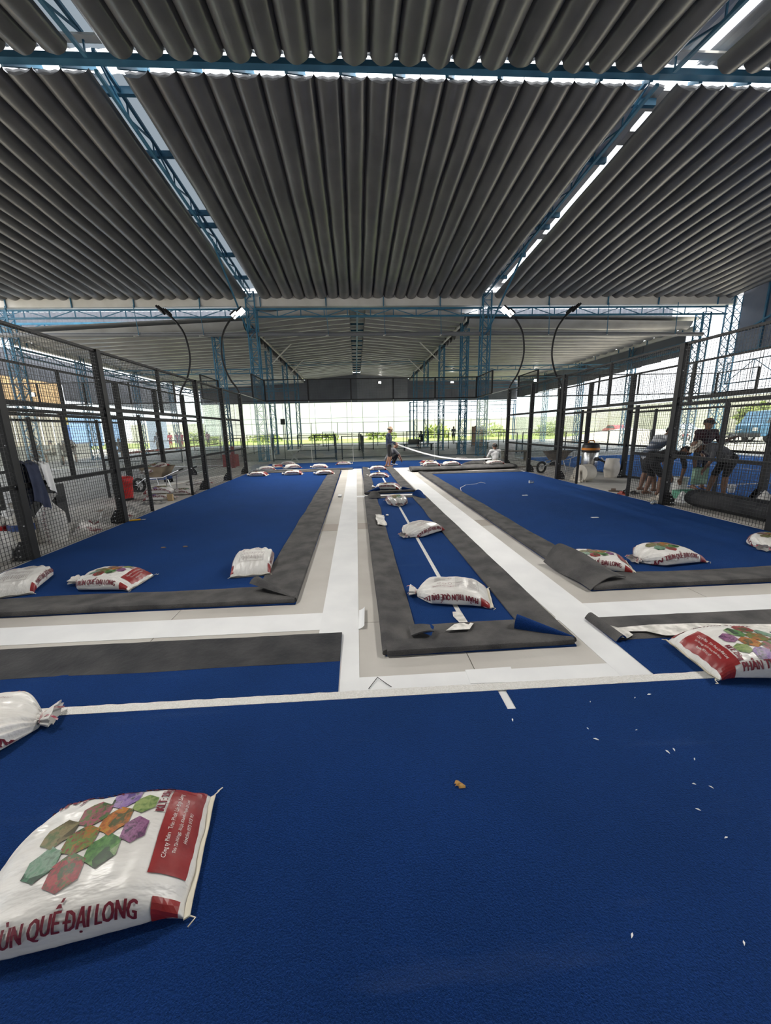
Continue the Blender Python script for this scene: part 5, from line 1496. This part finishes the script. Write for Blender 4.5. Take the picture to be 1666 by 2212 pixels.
crumple(-5.5, 9.9, .5, .28, .08, mat('grey_rag', (.12, .12, .12), .8, c2=(.3, .29, .27), scale=9), 'grey rag under the pile of sacks by the left doorway', name='rag', seed=14, cat='rag')
top(MB().box(-5.32, -5.20, 10.20, 10.26, .0, .16), 'cardboard_piece', mat('cardboard', (.36, .25, .13), .8), 'piece of brown cardboard leaning on the sack pile', 'cardboard')
# black knee-high bin behind jacket
t = empty('dark_crate', (-6.4, 8.05, 0), 'dark slatted crate standing behind the hung jacket', 'crate')
for i in range(5): build(MB().box(-6.70 + i*.12, -6.60 + i*.12, 7.9, 7.93, 0, .72), 'slat', mat('dark_slat', (.03, .03, .03), .7), t)
for z in (.2, .6): build(MB().box(-6.70, -6.12, 7.93, 7.96, z, z+.08), 'crossbar', M_DARKPL, t)
build(MB().box(-6.70, -6.12, 7.96, 8.2, 0, .72), 'crate_body', M_DARKPL, t)
# yellow tool and small things on the carpet edge
t = empty('putty_knife', (-4.86, 8.08, .014), 'yellow handled scraper at the foot of the left fence post', 'tool')
build(MB().tube([(-4.98, 8.03, .028), (-4.82, 8.10, .028)], [.014, .018], 8), 'handle', M_YELLOW, t, smooth=60)
build(MB().box(-4.81, -4.74, 8.08, 8.14, .022, .025), 'blade', M_STEEL, t)

# industrial vacuum cleaner
vx, vy = 6.55, 12.9
t = empty('vacuum_cleaner', (vx, vy, 0), 'industrial vacuum cleaner with steel drum, orange band and black top', 'vacuum cleaner')
build(MB().lathe([(.22, .12), (.235, .14), (.235, .70), (.22, .72)], 28, (vx, vy, 0)), 'drum', M_CHROME, t, smooth=40)
build(MB().lathe([(.245, .70), (.255, .72), (.255, .77)], 28, (vx, vy, 0)), 'collar', M_DARKPL, t, smooth=40)
build(MB().lathe([(.258, .77), (.258, .84)], 28, (vx, vy, 0)), 'orange_band', M_ORANGE, t, smooth=40)
build(MB().lathe([(.25, .84), (.24, .93), (.18, .98), (.05, 1.0)], 28, (vx, vy, 0)), 'motor_head', M_DARKPL, t, smooth=40)
build(MB().tube([(vx-.1, vy, .97), (vx-.06, vy, 1.06), (vx+.08, vy, 1.06), (vx+.12, vy, .97)], .016, 8), 'carry_handle', M_ORANGE, t, smooth=60)
build(MB().tube([(vx+.05, vy-.23, .5), (vx+.1, vy-.3, .5)], .06, 12), 'inlet', M_DARKPL, t, smooth=60)
for a in (.4, 2.5, 4.6):
    build(MB().tube([(vx + .22*math.cos(a), vy + .22*math.sin(a), .14), (vx + .26*math.cos(a), vy + .26*math.sin(a), .06)], .02, 6), 'caster_arm', M_DARKPL, t)
    build(MB().tube([(vx + .27*math.cos(a)-.02, vy + .27*math.sin(a), .045), (vx + .27*math.cos(a)+.02, vy + .27*math.sin(a), .045)], .045, 12), 'caster', M_RUBBER, t, smooth=40)
build(MB().tube([(vx+.1, vy-.3, .5), (vx+.2, vy-.45, .42), (vx+.22, vy-.6, .2), (vx+.3, vy-.8, .04), (vx+.6, vy-1.1, .03), (vx+.75, vy-1.45, .03)], .028, 10), 'hose', M_RUBBER, t, smooth=60)
build(MB().tube([(vx+.15, vy-.34, .55), (vx+.42, vy-.62, .12), (vx+.62, vy-.9, .05)], .02, 10), 'wand', M_CHROME, t, smooth=60)
# roll of material, lying on its side
t = empty('paper_roll', (5.55, 11.5, 0), 'fat cream roll lying on its side by the right doorway', 'roll')
ax = Vector((.95, .32, 0)).normalized(); c0 = Vector((5.36, 11.36, .235))
build(MB().tube([c0, c0 + ax*.36], .232, 32), 'roll_body', M_CREAM, t, smooth=50)
build(MB().tube([c0 - ax*.004, c0 + ax*.05], .05, 16), 'core', mat('core_card', (.3, .25, .2), .8), t, smooth=50)
crumple(5.35, 11.45, .18, .5, .3, M_CREAM, 'loose wrapping film hanging at the open end of the cream roll', 'wrapping_film', 3, 'film')
upright_bag(6.72, 12.05, .56, .22, M_CREAMBAG, 'dusty upright bag with a ruffled top behind the right doorway', seed=11, neck=False)
# shoes at the right doorway
def shoe(x, y, rz, m_, label, slip=True):
    t = empty('sandal', (x, y, 0.0), label, 'sandal', 'footwear left at the right doorway', math.radians(rz))
    mb = MB(); P = []
    out = [(-.13, -.03), (-.1, -.042), (0, -.034), (.08, -.048), (.13, -.03), (.145, 0), (.13, .035), (.08, .045), (0, .034), (-.1, .04), (-.13, .03)]
    n = len(out)
    mb.add([(a, b, 0) for a, b in out] + [(a, b, .025) for a, b in out], [tuple(reversed(range(n))), tuple(range(n, 2*n))] + [(i, (i+1) % n, n+(i+1) % n, n+i) for i in range(n)])
    build(mb, 'sole', m_, t, world=False)
    build(MB().grid(lambda u, v: (.0 + .09*u, -.046 + .092*v, .024 + .05*math.sin(PI*v)), 4, 10), 'strap', m_, t, world=False, smooth=60)
    return t
shoe(5.22, 9.62, 150, mat('brown_shoe', (.09, .06, .045), .7), 'brown sandal farthest from the door post')
shoe(5.28, 9.40, 30, M_DARKPL, 'black sandal nearest the right door post')
shoe(5.42, 9.25, 200, mat('grey_shoe', (.07, .07, .075), .7), 'dark grey sandal outside the fence mesh')
shoe(5.10, 9.18, 100, mat('red_shoe', (.20, .03, .02), .6), 'reddish sandal at the carpet edge by the doorway')
shoe(5.45, 9.55, 60, M_DARKPL, 'black sandal behind the brown one')
# bottle lying on the carpet
t = empty('plastic_bottle', (4.92, 8.05, .05), 'clear plastic water bottle lying at the foot of the right post', 'bottle', rz=math.radians(35))
def lathx(prof, n=16):
    mb = MB()
    b = 0
    for (r, xx) in prof:
        for k in range(n):
            a = 2*PI*k/n; mb.v.append((xx, r*math.cos(a), r*math.sin(a)))
    for i in range(len(prof)-1):
        for k in range(n):
            mb.f.append((i*n+k, i*n+(k+1) % n, (i+1)*n+(k+1) % n, (i+1)*n+k)); mb.m.append(0)
    mb.f.append(tuple(reversed(range(n)))); mb.m.append(0); mb.f.append(tuple(range((len(prof)-1)*n, len(prof)*n))); mb.m.append(0)
    return mb
build(lathx([(.028, -.11), (.034, -.10), (.034, -.05), (.031, -.045), (.034, -.04), (.034, .04), (.031, .045), (.034, .05), (.03, .075), (.014, .105), (.013, .115)]), 'bottle_body', M_CLEAR, t, world=False, smooth=50)
build(lathx([(.016, .113), (.016, .13)]), 'cap', M_WHITEP, t, world=False, smooth=50)
t = empty('plastic_cup', (3.94, 11.25, .045), 'small clear plastic cup lying on the right carpet', 'cup', rz=math.radians(-12))
build(lathx([(.045, -.06), (.043, -.058), (.032, .055), (.030, .06)]), 'cup_body', M_CLEAR, t, world=False, smooth=50)
build(lathx([(.048, -.064), (.048, -.058)]), 'rim', M_WHITEP, t, world=False, smooth=50)
# buckets and scraps among the workers
t = empty('white_bucket', (6.35, 9.15, 0), 'white bucket on the floor between the workers', 'bucket')
build(MB().lathe([(.13, 0), (.16, .34), (.17, .345), (.17, .37), (.155, .37), (.125, .02)], 20, (6.35, 9.15, 0), capt=True), 'bucket_body', M_WHITEP, t, smooth=40)
build(MB().tube([(6.35 + .165*math.cos(a), 9.15, .33 - .14*math.sin(a)) for a in [PI*i/10 for i in range(11)]], .005, 6), 'handle', M_STEEL, t)
t = empty('green_basket', (6.02, 8.55, 0), 'low green plastic basket in front of the white bucket', 'basket')
for (a, b, c, d) in ((5.82, 6.24, 8.42, 8.44), (5.82, 6.24, 8.68, 8.70), (5.82, 5.84, 8.44, 8.68), (6.22, 6.24, 8.44, 8.68)):
    build(MB().box(a, b, c, d, .01, .17), 'side_panel', M_GREEN, t)
build(MB().box(5.83, 6.23, 8.43, 8.69, 0, .015), 'bottom', M_GREEN, t)
t = empty('green_bag', (6.50, 8.86, .30), 'pale green bag held by the stooping person with the cap', 'bag')
build(MB().grid(lambda u, v: (6.36 + .30*u, 8.83 + .07*math.sin(2*PI*v)*math.sin(PI*min(1, .15+u*.7)), .62 - .38*(.5 - .5*math.cos(2*PI*v*.5*2/2)) - .0*u), 8, 16), 'bag_body', mat('pale_green', (.22, .36, .26), .5), t, smooth=60)
build(MB().box(6.36, 6.66, 8.80, 8.88, .25, .60), 'bag_panel', mat('pale_green', (.22, .36, .26), .5), t)
crumple(5.72, 8.25, .45, .3, .14, M_WHITEP, 'heap of white crumpled tape scraps by the right post', 'tape_scraps', 6, 'scraps')
crumple(5.38, 8.45, .35, .4, .12, M_CREAM, 'crumpled cream paper inside the right fence mesh', 'crumpled_paper', 9, 'paper')
t = empty('paper_cup', (7.45, 9.0, 0), 'white ruffled paper cup on the floor right of the workers', 'cup')
build(MB().lathe([(.05, 0), (.075, .13), (.085, .17)], 14, (7.45, 9.0, 0)), 'cup_body', M_WHITEP, t, smooth=40)
# dark ribbed carpet roll outside right fence
def rr_(u, v):
    p0 = Vector((5.50, 7.85, .17)); p1 = Vector((5.62, 5.6, .17)); a = 2*PI*v
    r = .16*(1 + .03*math.sin(a*9)) * (1 if u > .03 else .85)
    return p0 + (p1-p0)*u + Vector((r*1.15*math.cos(a), 0, r*math.sin(a)))
mb = MB().grid(rr_, 16, 40, closed_v=True); mb.f.append(tuple(range(40))); mb.m.append(0)
top(mb, 'carpet_roll', M_BACK2, 'black carpet roll lying along the outside of the right fence', 'carpet roll', smooth=60)
crumple(6.35, 7.2, 1.1, 1.0, .32, M_SACKPRINT, 'flat heap of printed empty sacks beyond the black roll', 'empty_sacks', 21)
# planks, trims and steel bars by the walls
for i, (x, y, L, a, l) in enumerate([(6.1, 15.6, 2.4, 4, 'grey plank lying beyond the right fence'), (-6.3, 14.2, 2.6, 62, 'pale plank lying beyond the left fence'), (-6.45, 13.6, 2.6, 66, 'second pale plank lying beyond the left fence')]):
    t = MB().box(-L/2, L/2, -.07, .07, .0, .035)
    o = link('plank', t.mesh('plank'), M_GUTTER if i else M_RUST); o.location = (x, y, .0); o.rotation_euler = (0, 0, math.radians(a)); obj_props(o, l, 'plank')
# small litter on the carpets
flk = [(-.04,2.73),(.32,2.64),(.32,2.57),(.56,2.61),(.72,2.84),(.65,2.48),(.61,2.47),(.70,2.42),(.59,2.30),(.65,2.28),(.51,2.19),(.52,2.08),(-.03,1.83),(.29,1.79),(.45,2.83),(.82,2.86)]
for i, (x, y) in enumerate(flk):
    r = random.Random(i); s = .004 + .005*r.random(); a = r.random()*6
    P = [(x + s*1.6*math.cos(a), y + s*1.6*math.sin(a), .018), (x - s*.5*math.sin(a), y + s*.5*math.cos(a), .020), (x - s*1.4*math.cos(a), y - s*1.4*math.sin(a), .017), (x + s*.5*math.sin(a), y - s*.5*math.cos(a), .019)]
    mb = MB().add(P, [(0, 1, 2, 3)]).add([(p[0], p[1], p[2]-.002) for p in P], [(3, 2, 1, 0)])
    top(mb, 'tape_flake', M_WHITEP, 'tiny white tape flake on the foreground carpet', 'flake', 'white flakes on the foreground carpet')
lf = MB().grid(lambda u, v: (-.445 + .03*u + .008*math.sin(3*v), 2.365 + .03*v*(.4 + .6*math.sin(PI*u)) , .018 + .008*math.sin(PI*v) + .004*math.sin(6*u)), 6, 4)
lf.grid(lambda u, v: (-.43 + .03*u, 2.355 + .022*v*(.4 + .6*math.sin(PI*u)), .017 + .01*math.sin(PI*v)), 6, 4)
top(lf, 'dry_leaf', mat('dry_leaf', (.30, .15, .03), .7, c2=(.42, .25, .07), scale=40), 'small dry brown leaf on the foreground carpet', 'leaf', smooth=60)
for i, (x, y) in enumerate(((-3.56, 6.23), (-3.27, 6.24))):
    top(MB().grid(lambda u, v: (x + .07*u, y + .05*v*math.sin(PI*min(1, u+.1)), .016 + .012*math.sin(PI*v)), 5, 4), 'dry_leaf', mat('grey_leaf', (.16, .13, .11), .8), ['left one of two small dry leaves on the left carpet', 'right one of two small dry leaves on the left carpet'][i], 'leaf')
th = MB().tube([(1.71, 10.23, .017), (1.84, 10.79, .017), (2.11, 11.25, .017), (2.46, 11.41, .017), (2.68, 11.73, .017), (2.72, 11.46, .017)], .006, 5)
top(th, 'white_thread', M_PAPER, 'loose white thread lying on the right carpet', 'thread')
top(MB().tube([(-.80, 3.06, .008), (-.74, 3.16, .012), (-.69, 3.10, .008), (-.66, 3.065, .008)], .0025, 5), 'loose_thread', M_DARKPL, 'thin dark thread curled on the tape by the service line', 'thread')
for i, (x, y) in enumerate(((3.1, 7.1), (2.9, 9.4))):
    top(MB().box(x, x+.12, y, y+.05, .014, .018), 'tape_scrap', M_PAPER, ['white scrap on the right carpet, nearer one', 'white scrap on the right carpet, farther one'][i], 'paper')

# right neighbouring court carpet
rc = carpet('carpet', [(7.3, 16.9, -1, 19.9)], (12, 10), 'blue carpet of the right neighbouring court beyond the fence, coloured as sunlit')
M_BLUE_SUNLIT = carpet_mat('sunlit_blue_carpet', (.035, .16, .55), (.06, .24, .72), (.2, .3, .5))  # sunlight on this court is put into the brighter carpet colour
rc.children[0].data.materials[0] = M_BLUE_SUNLIT
for (a, b, c, d) in ((7.3, 16.9, 16.95, 17.0), (12.0, 12.06, 3, 17), (7.3, 16.9, 3.0, 3.05), (7.3, 16.9, 10.0, 10.1)):
    build(MB().box(a, b, c, d, .012, .016), 'white_line', M_LINE, rc)
lc = MB().box(-16.9, -7.4, -1, 19.9, .0005, .004)
top(lc, 'floor_coating', M_FARFLOOR, 'grey floor coating of the left neighbouring court', 'floor', kind='structure')

# ================================================================== LOW FENCED COURTS IN THE FAR HALL
M_FENCE = mat('dark_green_steel', (.03, .045, .05), .5)
def low_fence(x0, x1, y, h, label, gates=(), step=2.4, axis='x', mid=False):
    t = empty('low_fence', ((x0+x1)/2, y, 0) if axis == 'x' else (y, (x0+x1)/2, 0), label, 'fence')
    def bx(a0, a1, z0, z1, w=.05):
        if axis == 'x': return MB().box(a0, a1, y-w/2, y+w/2, z0, z1)
        return MB().box(y-w/2, y+w/2, a0, a1, z0, z1)
    n = max(1, int(round((x1-x0)/step)))
    for i in range(n+1):
        a = x0 + (x1-x0)*i/n
        build(bx(a-.03, a+.03, 0, h), 'post', M_FENCE, t)
    for z in (h-.03, .10) + ((h/2,) if mid else ()): build(bx(x0, x1, z-.02, z+.02, .035), 'rail', M_FENCE, t)
    for g in gates:
        for a in (g, g+1.05): build(bx(a-.035, a+.035, .05, h+.12), 'gate_post', M_FENCE, t)
        for z in (.12, h+.08): build(bx(g, g+1.05, z-.025, z+.025, .04), 'gate_rail', M_FENCE, t)
    return t
low_fence(-5.2, -1.9, 21.7, 1.22, 'low dark fence behind the glass, left stretch with a gate', gates=(-3.0,))
low_fence(-1.6, 6.2, 21.9, 1.24, 'low dark fence behind the glass, middle and right stretch', step=2.6)
low_fence(-5.2, 6.2, 30.5, 1.25, 'second row of low dark fence in the far hall', gates=(-.6, 3.0))
low_fence(-16, 16, 38.5, 1.3, 'third row of low dark fence in the far hall', gates=(-4, 6))
low_fence(-17.5, 17.5, 45.8, 2.4, 'tall thin railing in front of the far opening', step=2.9)
low_fence(21.9, 38.5, -.45, 1.2, 'low fence running away down the middle of the far hall', axis='y', step=2.8)
low_fence(23.5, 38.5, -8.2, 1.2, 'low fence running away on the left of the far hall', axis='y', step=2.8)
low_fence(23.5, 38.5, 8.6, 1.2, 'low fence running away on the right of the far hall', axis='y', step=2.8)
low_fence(-17.0, -8.4, 23.2, 1.2, 'low fence behind the left neighbouring court', step=2.2, mid=True)
low_fence(8.8, 16.5, 23.2, 1.2, 'low fence behind the right neighbouring court', step=2.2)
# folding table, benches, ladder, score board
t = empty('folding_table', (-4.0, 20.9, 0), 'small white folding table with crossed legs behind the glass', 'table')
build(MB().box(-4.27, -3.73, 20.7, 21.1, .60, .63), 'table_top', M_WHITEP, t)
for y in (20.75, 21.05):
    build(MB().bar((-4.22, y, 0), (-3.80, y, .6), .02), 'leg', M_STEEL, t); build(MB().bar((-3.78, y, 0), (-4.20, y, .6), .02), 'leg', M_STEEL, t)
t = empty('step_ladder', (-5.6, 23.2, 0), 'white step ladder standing behind the left corner glass', 'ladder')
for s in (-1, 1):
    build(MB().bar((-5.75+.18*s, 23.0, 0), (-5.75+.12*s, 23.3, 1.5), .04), 'rail', M_WHITEP, t); build(MB().bar((-5.75+.18*s, 23.8, 0), (-5.75+.12*s, 23.3, 1.5), .03), 'rail', M_WHITEP, t)
for i in range(4): build(MB().box(-5.92, -5.58, 23.0+.06*i, 23.12+.06*i, .3+.32*i, .33+.32*i), 'step', M_WHITEP, t)
def bench(x, y, L, label, m_=None):
    t = empty('bench', (x, y, 0), label, 'bench')
    build(MB().box(x-L/2, x+L/2, y-.18, y+.18, .42, .47), 'seat', m_ or M_FENCE, t)
    for s in (-1, 1): build(MB().box(x+s*(L/2-.12)-.05, x+s*(L/2-.12)+.05, y-.16, y+.16, 0, .42), 'leg', m_ or M_FENCE, t)
bench(-4.6, 33.5, 1.6, 'grey bench beside the left column row in the far hall', M_GUTTER)
bench(3.6, 29.0, 2.2, 'long low bench right of the walking man in the far hall')
bench(7.6, 29.0, 2.4, 'dark bench in front of the far standing person')
bench(6.4, 18.4, 1.3, 'dark bench beyond the right corner of the court', M_RUST)
top(MB().box(9.0, 10.1, 33.9, 34.0, 0, 1.6), 'sign_board', M_WOOD, 'brown wooden board standing beside the far bench', 'board')
top(MB().box(2.9, 3.7, 28.85, 29.15, .47, .8), 'carry_bag', M_DARKPL, 'dark bag lying on the long low bench', 'bag')
t = empty('score_sign', (-4.75, 22.6, 0), 'small black square sign on a thin pole behind the glass', 'sign')
build(MB().tube([(-4.75, 22.6, 0), (-4.75, 22.6, 1.9)], .02, 8), 'pole', M_FENCE, t); build(MB().box(-4.87, -4.63, 22.58, 22.62, 1.9, 2.2), 'plate', M_DARKPL, t)
top(MB().tube([(-6.35, 18.6, 0), (-6.32, 18.6, .95)], [.09, .08], 16), 'red_post', mat('dull_red', (.16, .025, .025), .6), 'dull red post bollard outside the left corner', 'bollard', smooth=40)
top(MB().box(-7.0, -6.4, 19.2, 19.7, 0, .55), 'red_crate', mat('dark_red_crate', (.20, .03, .03), .6), 'dark red crate outside the left corner', 'crate')

# ================================================================== LEFT SIDE: BANNERS, COUNTER
M_BANB = sheet_mat('blue_banner_cloth', (.55, .72, .92), .55)
M_BANO = sheet_mat('orange_sheet', (.88, .72, .50), .55)
M_CURT = sheet_mat('beige_curtain_cloth', (.66, .61, .52), .5)
def board(x, y0, y1, z0, z1, m_, name, label, cat='banner'):
    return top(MB().box(x-.008, x, y0, y1, z0, z1), name, m_, label, cat)
board(-20.92, 24.9, 29.9, 3.6, 5.0, M_BANO, 'orange_banner', 'glowing orange board high at the far left')
board(-21.05, 29.4, 33.6, .75, 3.2, M_BANB, 'blue_banner', 'large light blue banner behind the people at left')
board(-21.05, 34.0, 36.4, 0, 3.1, M_BANB, 'blue_banner', 'narrow light blue banner with dark writing to the right of the large one')
board(-21.05, 40.5, 44.5, 0, 3.0, mat('pale_blue_banner', (.5, .62, .8), .6), 'pale_banner', 'pale blue banner behind the people in red')
cu = empty('beige_curtain', (-21.1, 26, 0), 'beige pleated curtain wall with brown top blocks at far left', 'curtain')
for i in range(14):
    y = 22.6 + i*.5
    build(MB().box(-21.04 - (.06 if i % 2 else 0), -21.02 - (.06 if i % 2 else 0), y, y+.5, .6, 3.0), 'pleat', M_CURT, cu)
    if i % 4 == 1: build(MB().box(-21.0, -20.98, y, y+.9, 2.75, 3.1), 'brown_block', M_WOOD, cu)
t = empty('feather_flag', (-20.6, 28.9, 0), 'blue and yellow feather flag beside the large blue banner', 'flag')
build(MB().tube([(-20.6, 28.9, 0), (-20.6, 28.9, 2.4), (-20.6, 29.0, 3.0), (-20.6, 29.2, 3.25)], .025, 8), 'pole', M_STEEL, t)
build(MB().box(-20.62, -20.59, 28.93, 29.45, .7, 2.3), 'lower_sail', mat('flag_blue', (.05, .2, .65), .6), t)
build(MB().box(-20.62, -20.59, 28.93, 29.40, 2.3, 3.1), 'upper_sail', mat('flag_yellow', (.8, .6, .05), .6), t)
board(-20.4, 23.2, 31.0, .0, 1.0, mat('counter_white', (.5, .5, .48), .6), 'counter', 'long pale counter in front of the banners at left', 'counter')
# ribbon tape barrier
top(MB().bar((-7.16, 12.0, 1.05), (-8.45, 23.1, .95), .02, .06), 'barrier_tape', mat('red_white_tape', (.5, .1, .08), .6, c2=(.6, .55, .5), scale=6), 'red and white barrier tape sagging in the left neighbouring court', 'tape')

# ================================================================== RIGHT OUTSIDE: SAND, WALL, TRUCK, CARS, TREES
def mound(u, v):
    x = 22 + 14*u; y = 30 + 22*v
    h = 1.25*math.exp(-((u-.45)**2*9 + (v-.45)**2*7)) + .25*noise.noise(Vector((u*6, v*6, 1)))*math.sin(PI*u)*math.sin(PI*v)
    return (x, y, -.06 + max(0, h - .12))
top(MB().grid(mound, 30, 30), 'sand_mound', mat('sand', (.62, .55, .42), .95, c2=(.70, .64, .52), scale=2, bump=.4, bscale=6), 'broad pale sand heap outside the right side of the hall', 'sand heap', smooth=60)
wo_ = empty('wall_outside', (46, 45, 0), 'long beige sheet wall far outside on the right', 'wall', kind='structure')
for i in range(24):
    y = 12 + i*3.0
    build(MB().box(46.0 + (.04 if i % 2 else 0), 46.15, y, y+2.97, 0, 4.6), 'panel', mat('beige_sheet', (.50, .46, .38), .6, c2=(.58, .54, .46), scale=.5), wo_)
M_TRUCK = mat('truck_blue', (.03, .13, .24), .35, coat=.3)
M_WIN = mat('car_window', (.05, .06, .07), .1)
t = empty('pickup_truck', (28.6, 29.4, 0), 'dark blue truck cab parked outside at the right edge', 'truck')
X0, Y0 = 27.6, 27.2
def tr(pts, w0, w1, name, m_, par=None):
    n = len(pts); mb = MB()
    mb.add([(X0 + a, Y0 + w0, z) for a, z in pts] + [(X0 + a, Y0 + w1, z) for a, z in pts], [tuple(range(n)), tuple(reversed(range(n, 2*n)))] + [(i, n+i, n+(i+1) % n, (i+1) % n) for i in range(n)])
    return build(mb, name, m_, par or t)
tr([(0, .5), (0, 1.25), (.25, 1.4), (.75, 2.25), (2.6, 2.35), (2.6, .5)], 0, 1.8, 'cab', M_TRUCK)
tr([(.38, 1.42), (.82, 2.12), (1.35, 2.15), (1.35, 1.42)], -.01, 1.81, 'side_window', M_WIN)
tr([(1.5, 1.42), (1.5, 2.15), (2.4, 2.2), (2.4, 1.42)], -.01, 1.81, 'side_window', M_WIN)
tr([(-.1, .42), (-.1, .7), (.1, .7), (.1, .42)], -.02, 1.82, 'bumper', M_DARKPL)
tr([(2.65, .8), (2.65, 2.6), (6.5, 2.6), (6.5, .8)], -.1, 1.9, 'cargo_box', M_GUTTER)
tr([(.04, .85), (-.02, .85), (-.02, 1.1), (.04, 1.1)], .15, .5, 'headlight', M_WHITEP)
for (a, b) in ((1.0, 0), (1.0, 1.6), (5.2, 0), (5.2, 1.6)):
    w = build(MB().tube([(X0+a, Y0+b-.06, .42), (X0+a, Y0+b+.22, .42)], .42, 20), 'wheel', M_RUBBER, t, smooth=40)
    build(MB().tube([(X0+a, Y0+b-.08, .42), (X0+a, Y0+b+.0, .42)], .22, 16), 'hub', M_STEEL, w, smooth=40)
def car(x, y, rz, m_, label):
    t = empty('parked_car', (x, y, 0), label, 'car', rz=math.radians(rz))
    def pr(pts, w, name, mm):
        n = len(pts); mb = MB()
        mb.add([(a, -w, z) for a, z in pts] + [(a, w, z) for a, z in pts], [tuple(range(n)), tuple(reversed(range(n, 2*n)))] + [(i, n+i, n+(i+1) % n, (i+1) % n) for i in range(n)])
        build(mb, name, mm, t, world=False)
    pr([(-2.2, .3), (-2.25, .8), (-1.2, .95), (-.6, 1.4), (.8, 1.42), (1.5, .98), (2.2, .85), (2.25, .3)], .85, 'car_body', m_)
    pr([(-1.1, .97), (-.58, 1.34), (.06, 1.36), (.06, .97)], .86, 'side_window', M_WIN); pr([(.12, .97), (.12, 1.36), (.75, 1.36), (1.35, .99)], .86, 'side_window', M_WIN)
    for a in (-1.35, 1.4):
        for s in (-1, 1): build(MB().tube([(a, s*.7, .32), (a, s*.88, .32)], .32, 16), 'wheel', M_RUBBER, t, world=False, smooth=40)
car(38.5, 46.5, 80, mat('silver_paint', (.45, .46, .48), .3, .3), 'silver car parked beyond the sand heap')
car(37.5, 57.0, 85, mat('red_paint', (.35, .05, .05), .35), 'red car parked farther along the beige wall')
# motorbikes by the road
def bike(x, y, rz, label):
    t = empty('motorbike', (x, y, 0), label, 'motorbike', rz=math.radians(rz))
    for a in (-.6, .62): build(MB().tube([(a + .27*math.cos(q), 0, .3 + .27*math.sin(q)) for q in [2*PI*i/14 for i in range(15)]], .045, 6, caps=False), 'wheel', M_RUBBER, t, world=False)
    build(MB().ell((-.05, 0, .55), (.5, .12, .16), 6, 10), 'frame_body', M_RED if rz > 50 else M_DARKPL, t, world=False, smooth=60)
    build(MB().ell((-.35, 0, .75), (.35, .13, .07), 6, 10), 'seat', M_DARKPL, t, world=False, smooth=60)
    build(MB().tube([(.62, 0, .3), (.45, 0, .9), (.4, .3, 1.0)], .025, 6).tube([(.45, 0, .9), (.4, -.3, 1.0)], .025, 6), 'handlebar', M_STEEL, t, world=False)
bike(25.2, 26.8, 20, 'dark motorbike parked left of the standing worker'); bike(26.0, 31.6, 70, 'reddish motorbike parked near the truck')
# trees and hedge outside
def leafy(name, x, y, h, r, n, label, m_, trunk=True, seed=0, cat='tree', size=.35):
    t = empty(name, (x, y, 0), label, cat)
    rnd = random.Random(seed)
    mb = MB()
    for i in range(n):
        a = rnd.random()*2*PI; b = math.acos(2*rnd.random()-1); q = r*(.55 + .45*rnd.random())
        c = Vector((q*math.sin(b)*math.cos(a), q*math.sin(b)*math.sin(a), h - r*.8 + .8*q*math.cos(b)))
        d1 = Vector((rnd.gauss(0,1), rnd.gauss(0,1), rnd.gauss(0,1))).normalized()*size; d2 = d1.orthogonal().normalized()*size*.5
        mb.add([c - d1, c + d2, c + d1, c - d2], [(0, 1, 2, 3)])
    build(mb, 'foliage', m_, t, world=False, kind='stuff')
    if trunk: build(MB().tube([(0, 0, 0), (.1, .05, h*.4), (0, 0, h*.8)], [.16, .12, .06], 8), 'trunk', M_WOOD, t, world=False, smooth=60)
M_LEAF = mat('leaf_green', (.06, .13, .02), .7, c2=(.18, .26, .05), scale=2)
M_LEAF2 = mat('leaf_yellow', (.14, .19, .03), .7, c2=(.32, .36, .08), scale=2)
for i, (x, y, h, r) in enumerate([(40, 26, 4.2, 2.2), (41, 31, 3.6, 2.0), (42, 36, 4.4, 2.3), (40, 21, 4.6, 2.4), (43, 42, 3.6, 1.9)]):
    leafy('roadside_tree', x, y, h, r, 700, ['first tree of the roadside row, nearest the truck', 'second tree of the roadside row', 'third tree of the roadside row', 'tree at the right edge behind the truck', 'farthest small tree of the roadside row'][i], M_LEAF if i % 2 else M_LEAF2, seed=i)
for i in range(7):
    leafy('hedge_bush', -24 + i*9.0, 62 + (i % 3), 2.2, 2.6, 500, ['hedge bush beyond the far opening, number %s from the left' % n for n in ('one', 'two', 'three', 'four', 'five', 'six', 'seven')][i], M_LEAF2, trunk=False, seed=20+i, cat='bush')
top(MB().box(-40, 44, 72, 72.3, 0, 3.2), 'wall_distant', mat('pale_wall', (.55, .53, .46), .7), 'long pale wall far beyond the grass', 'wall', kind='structure')
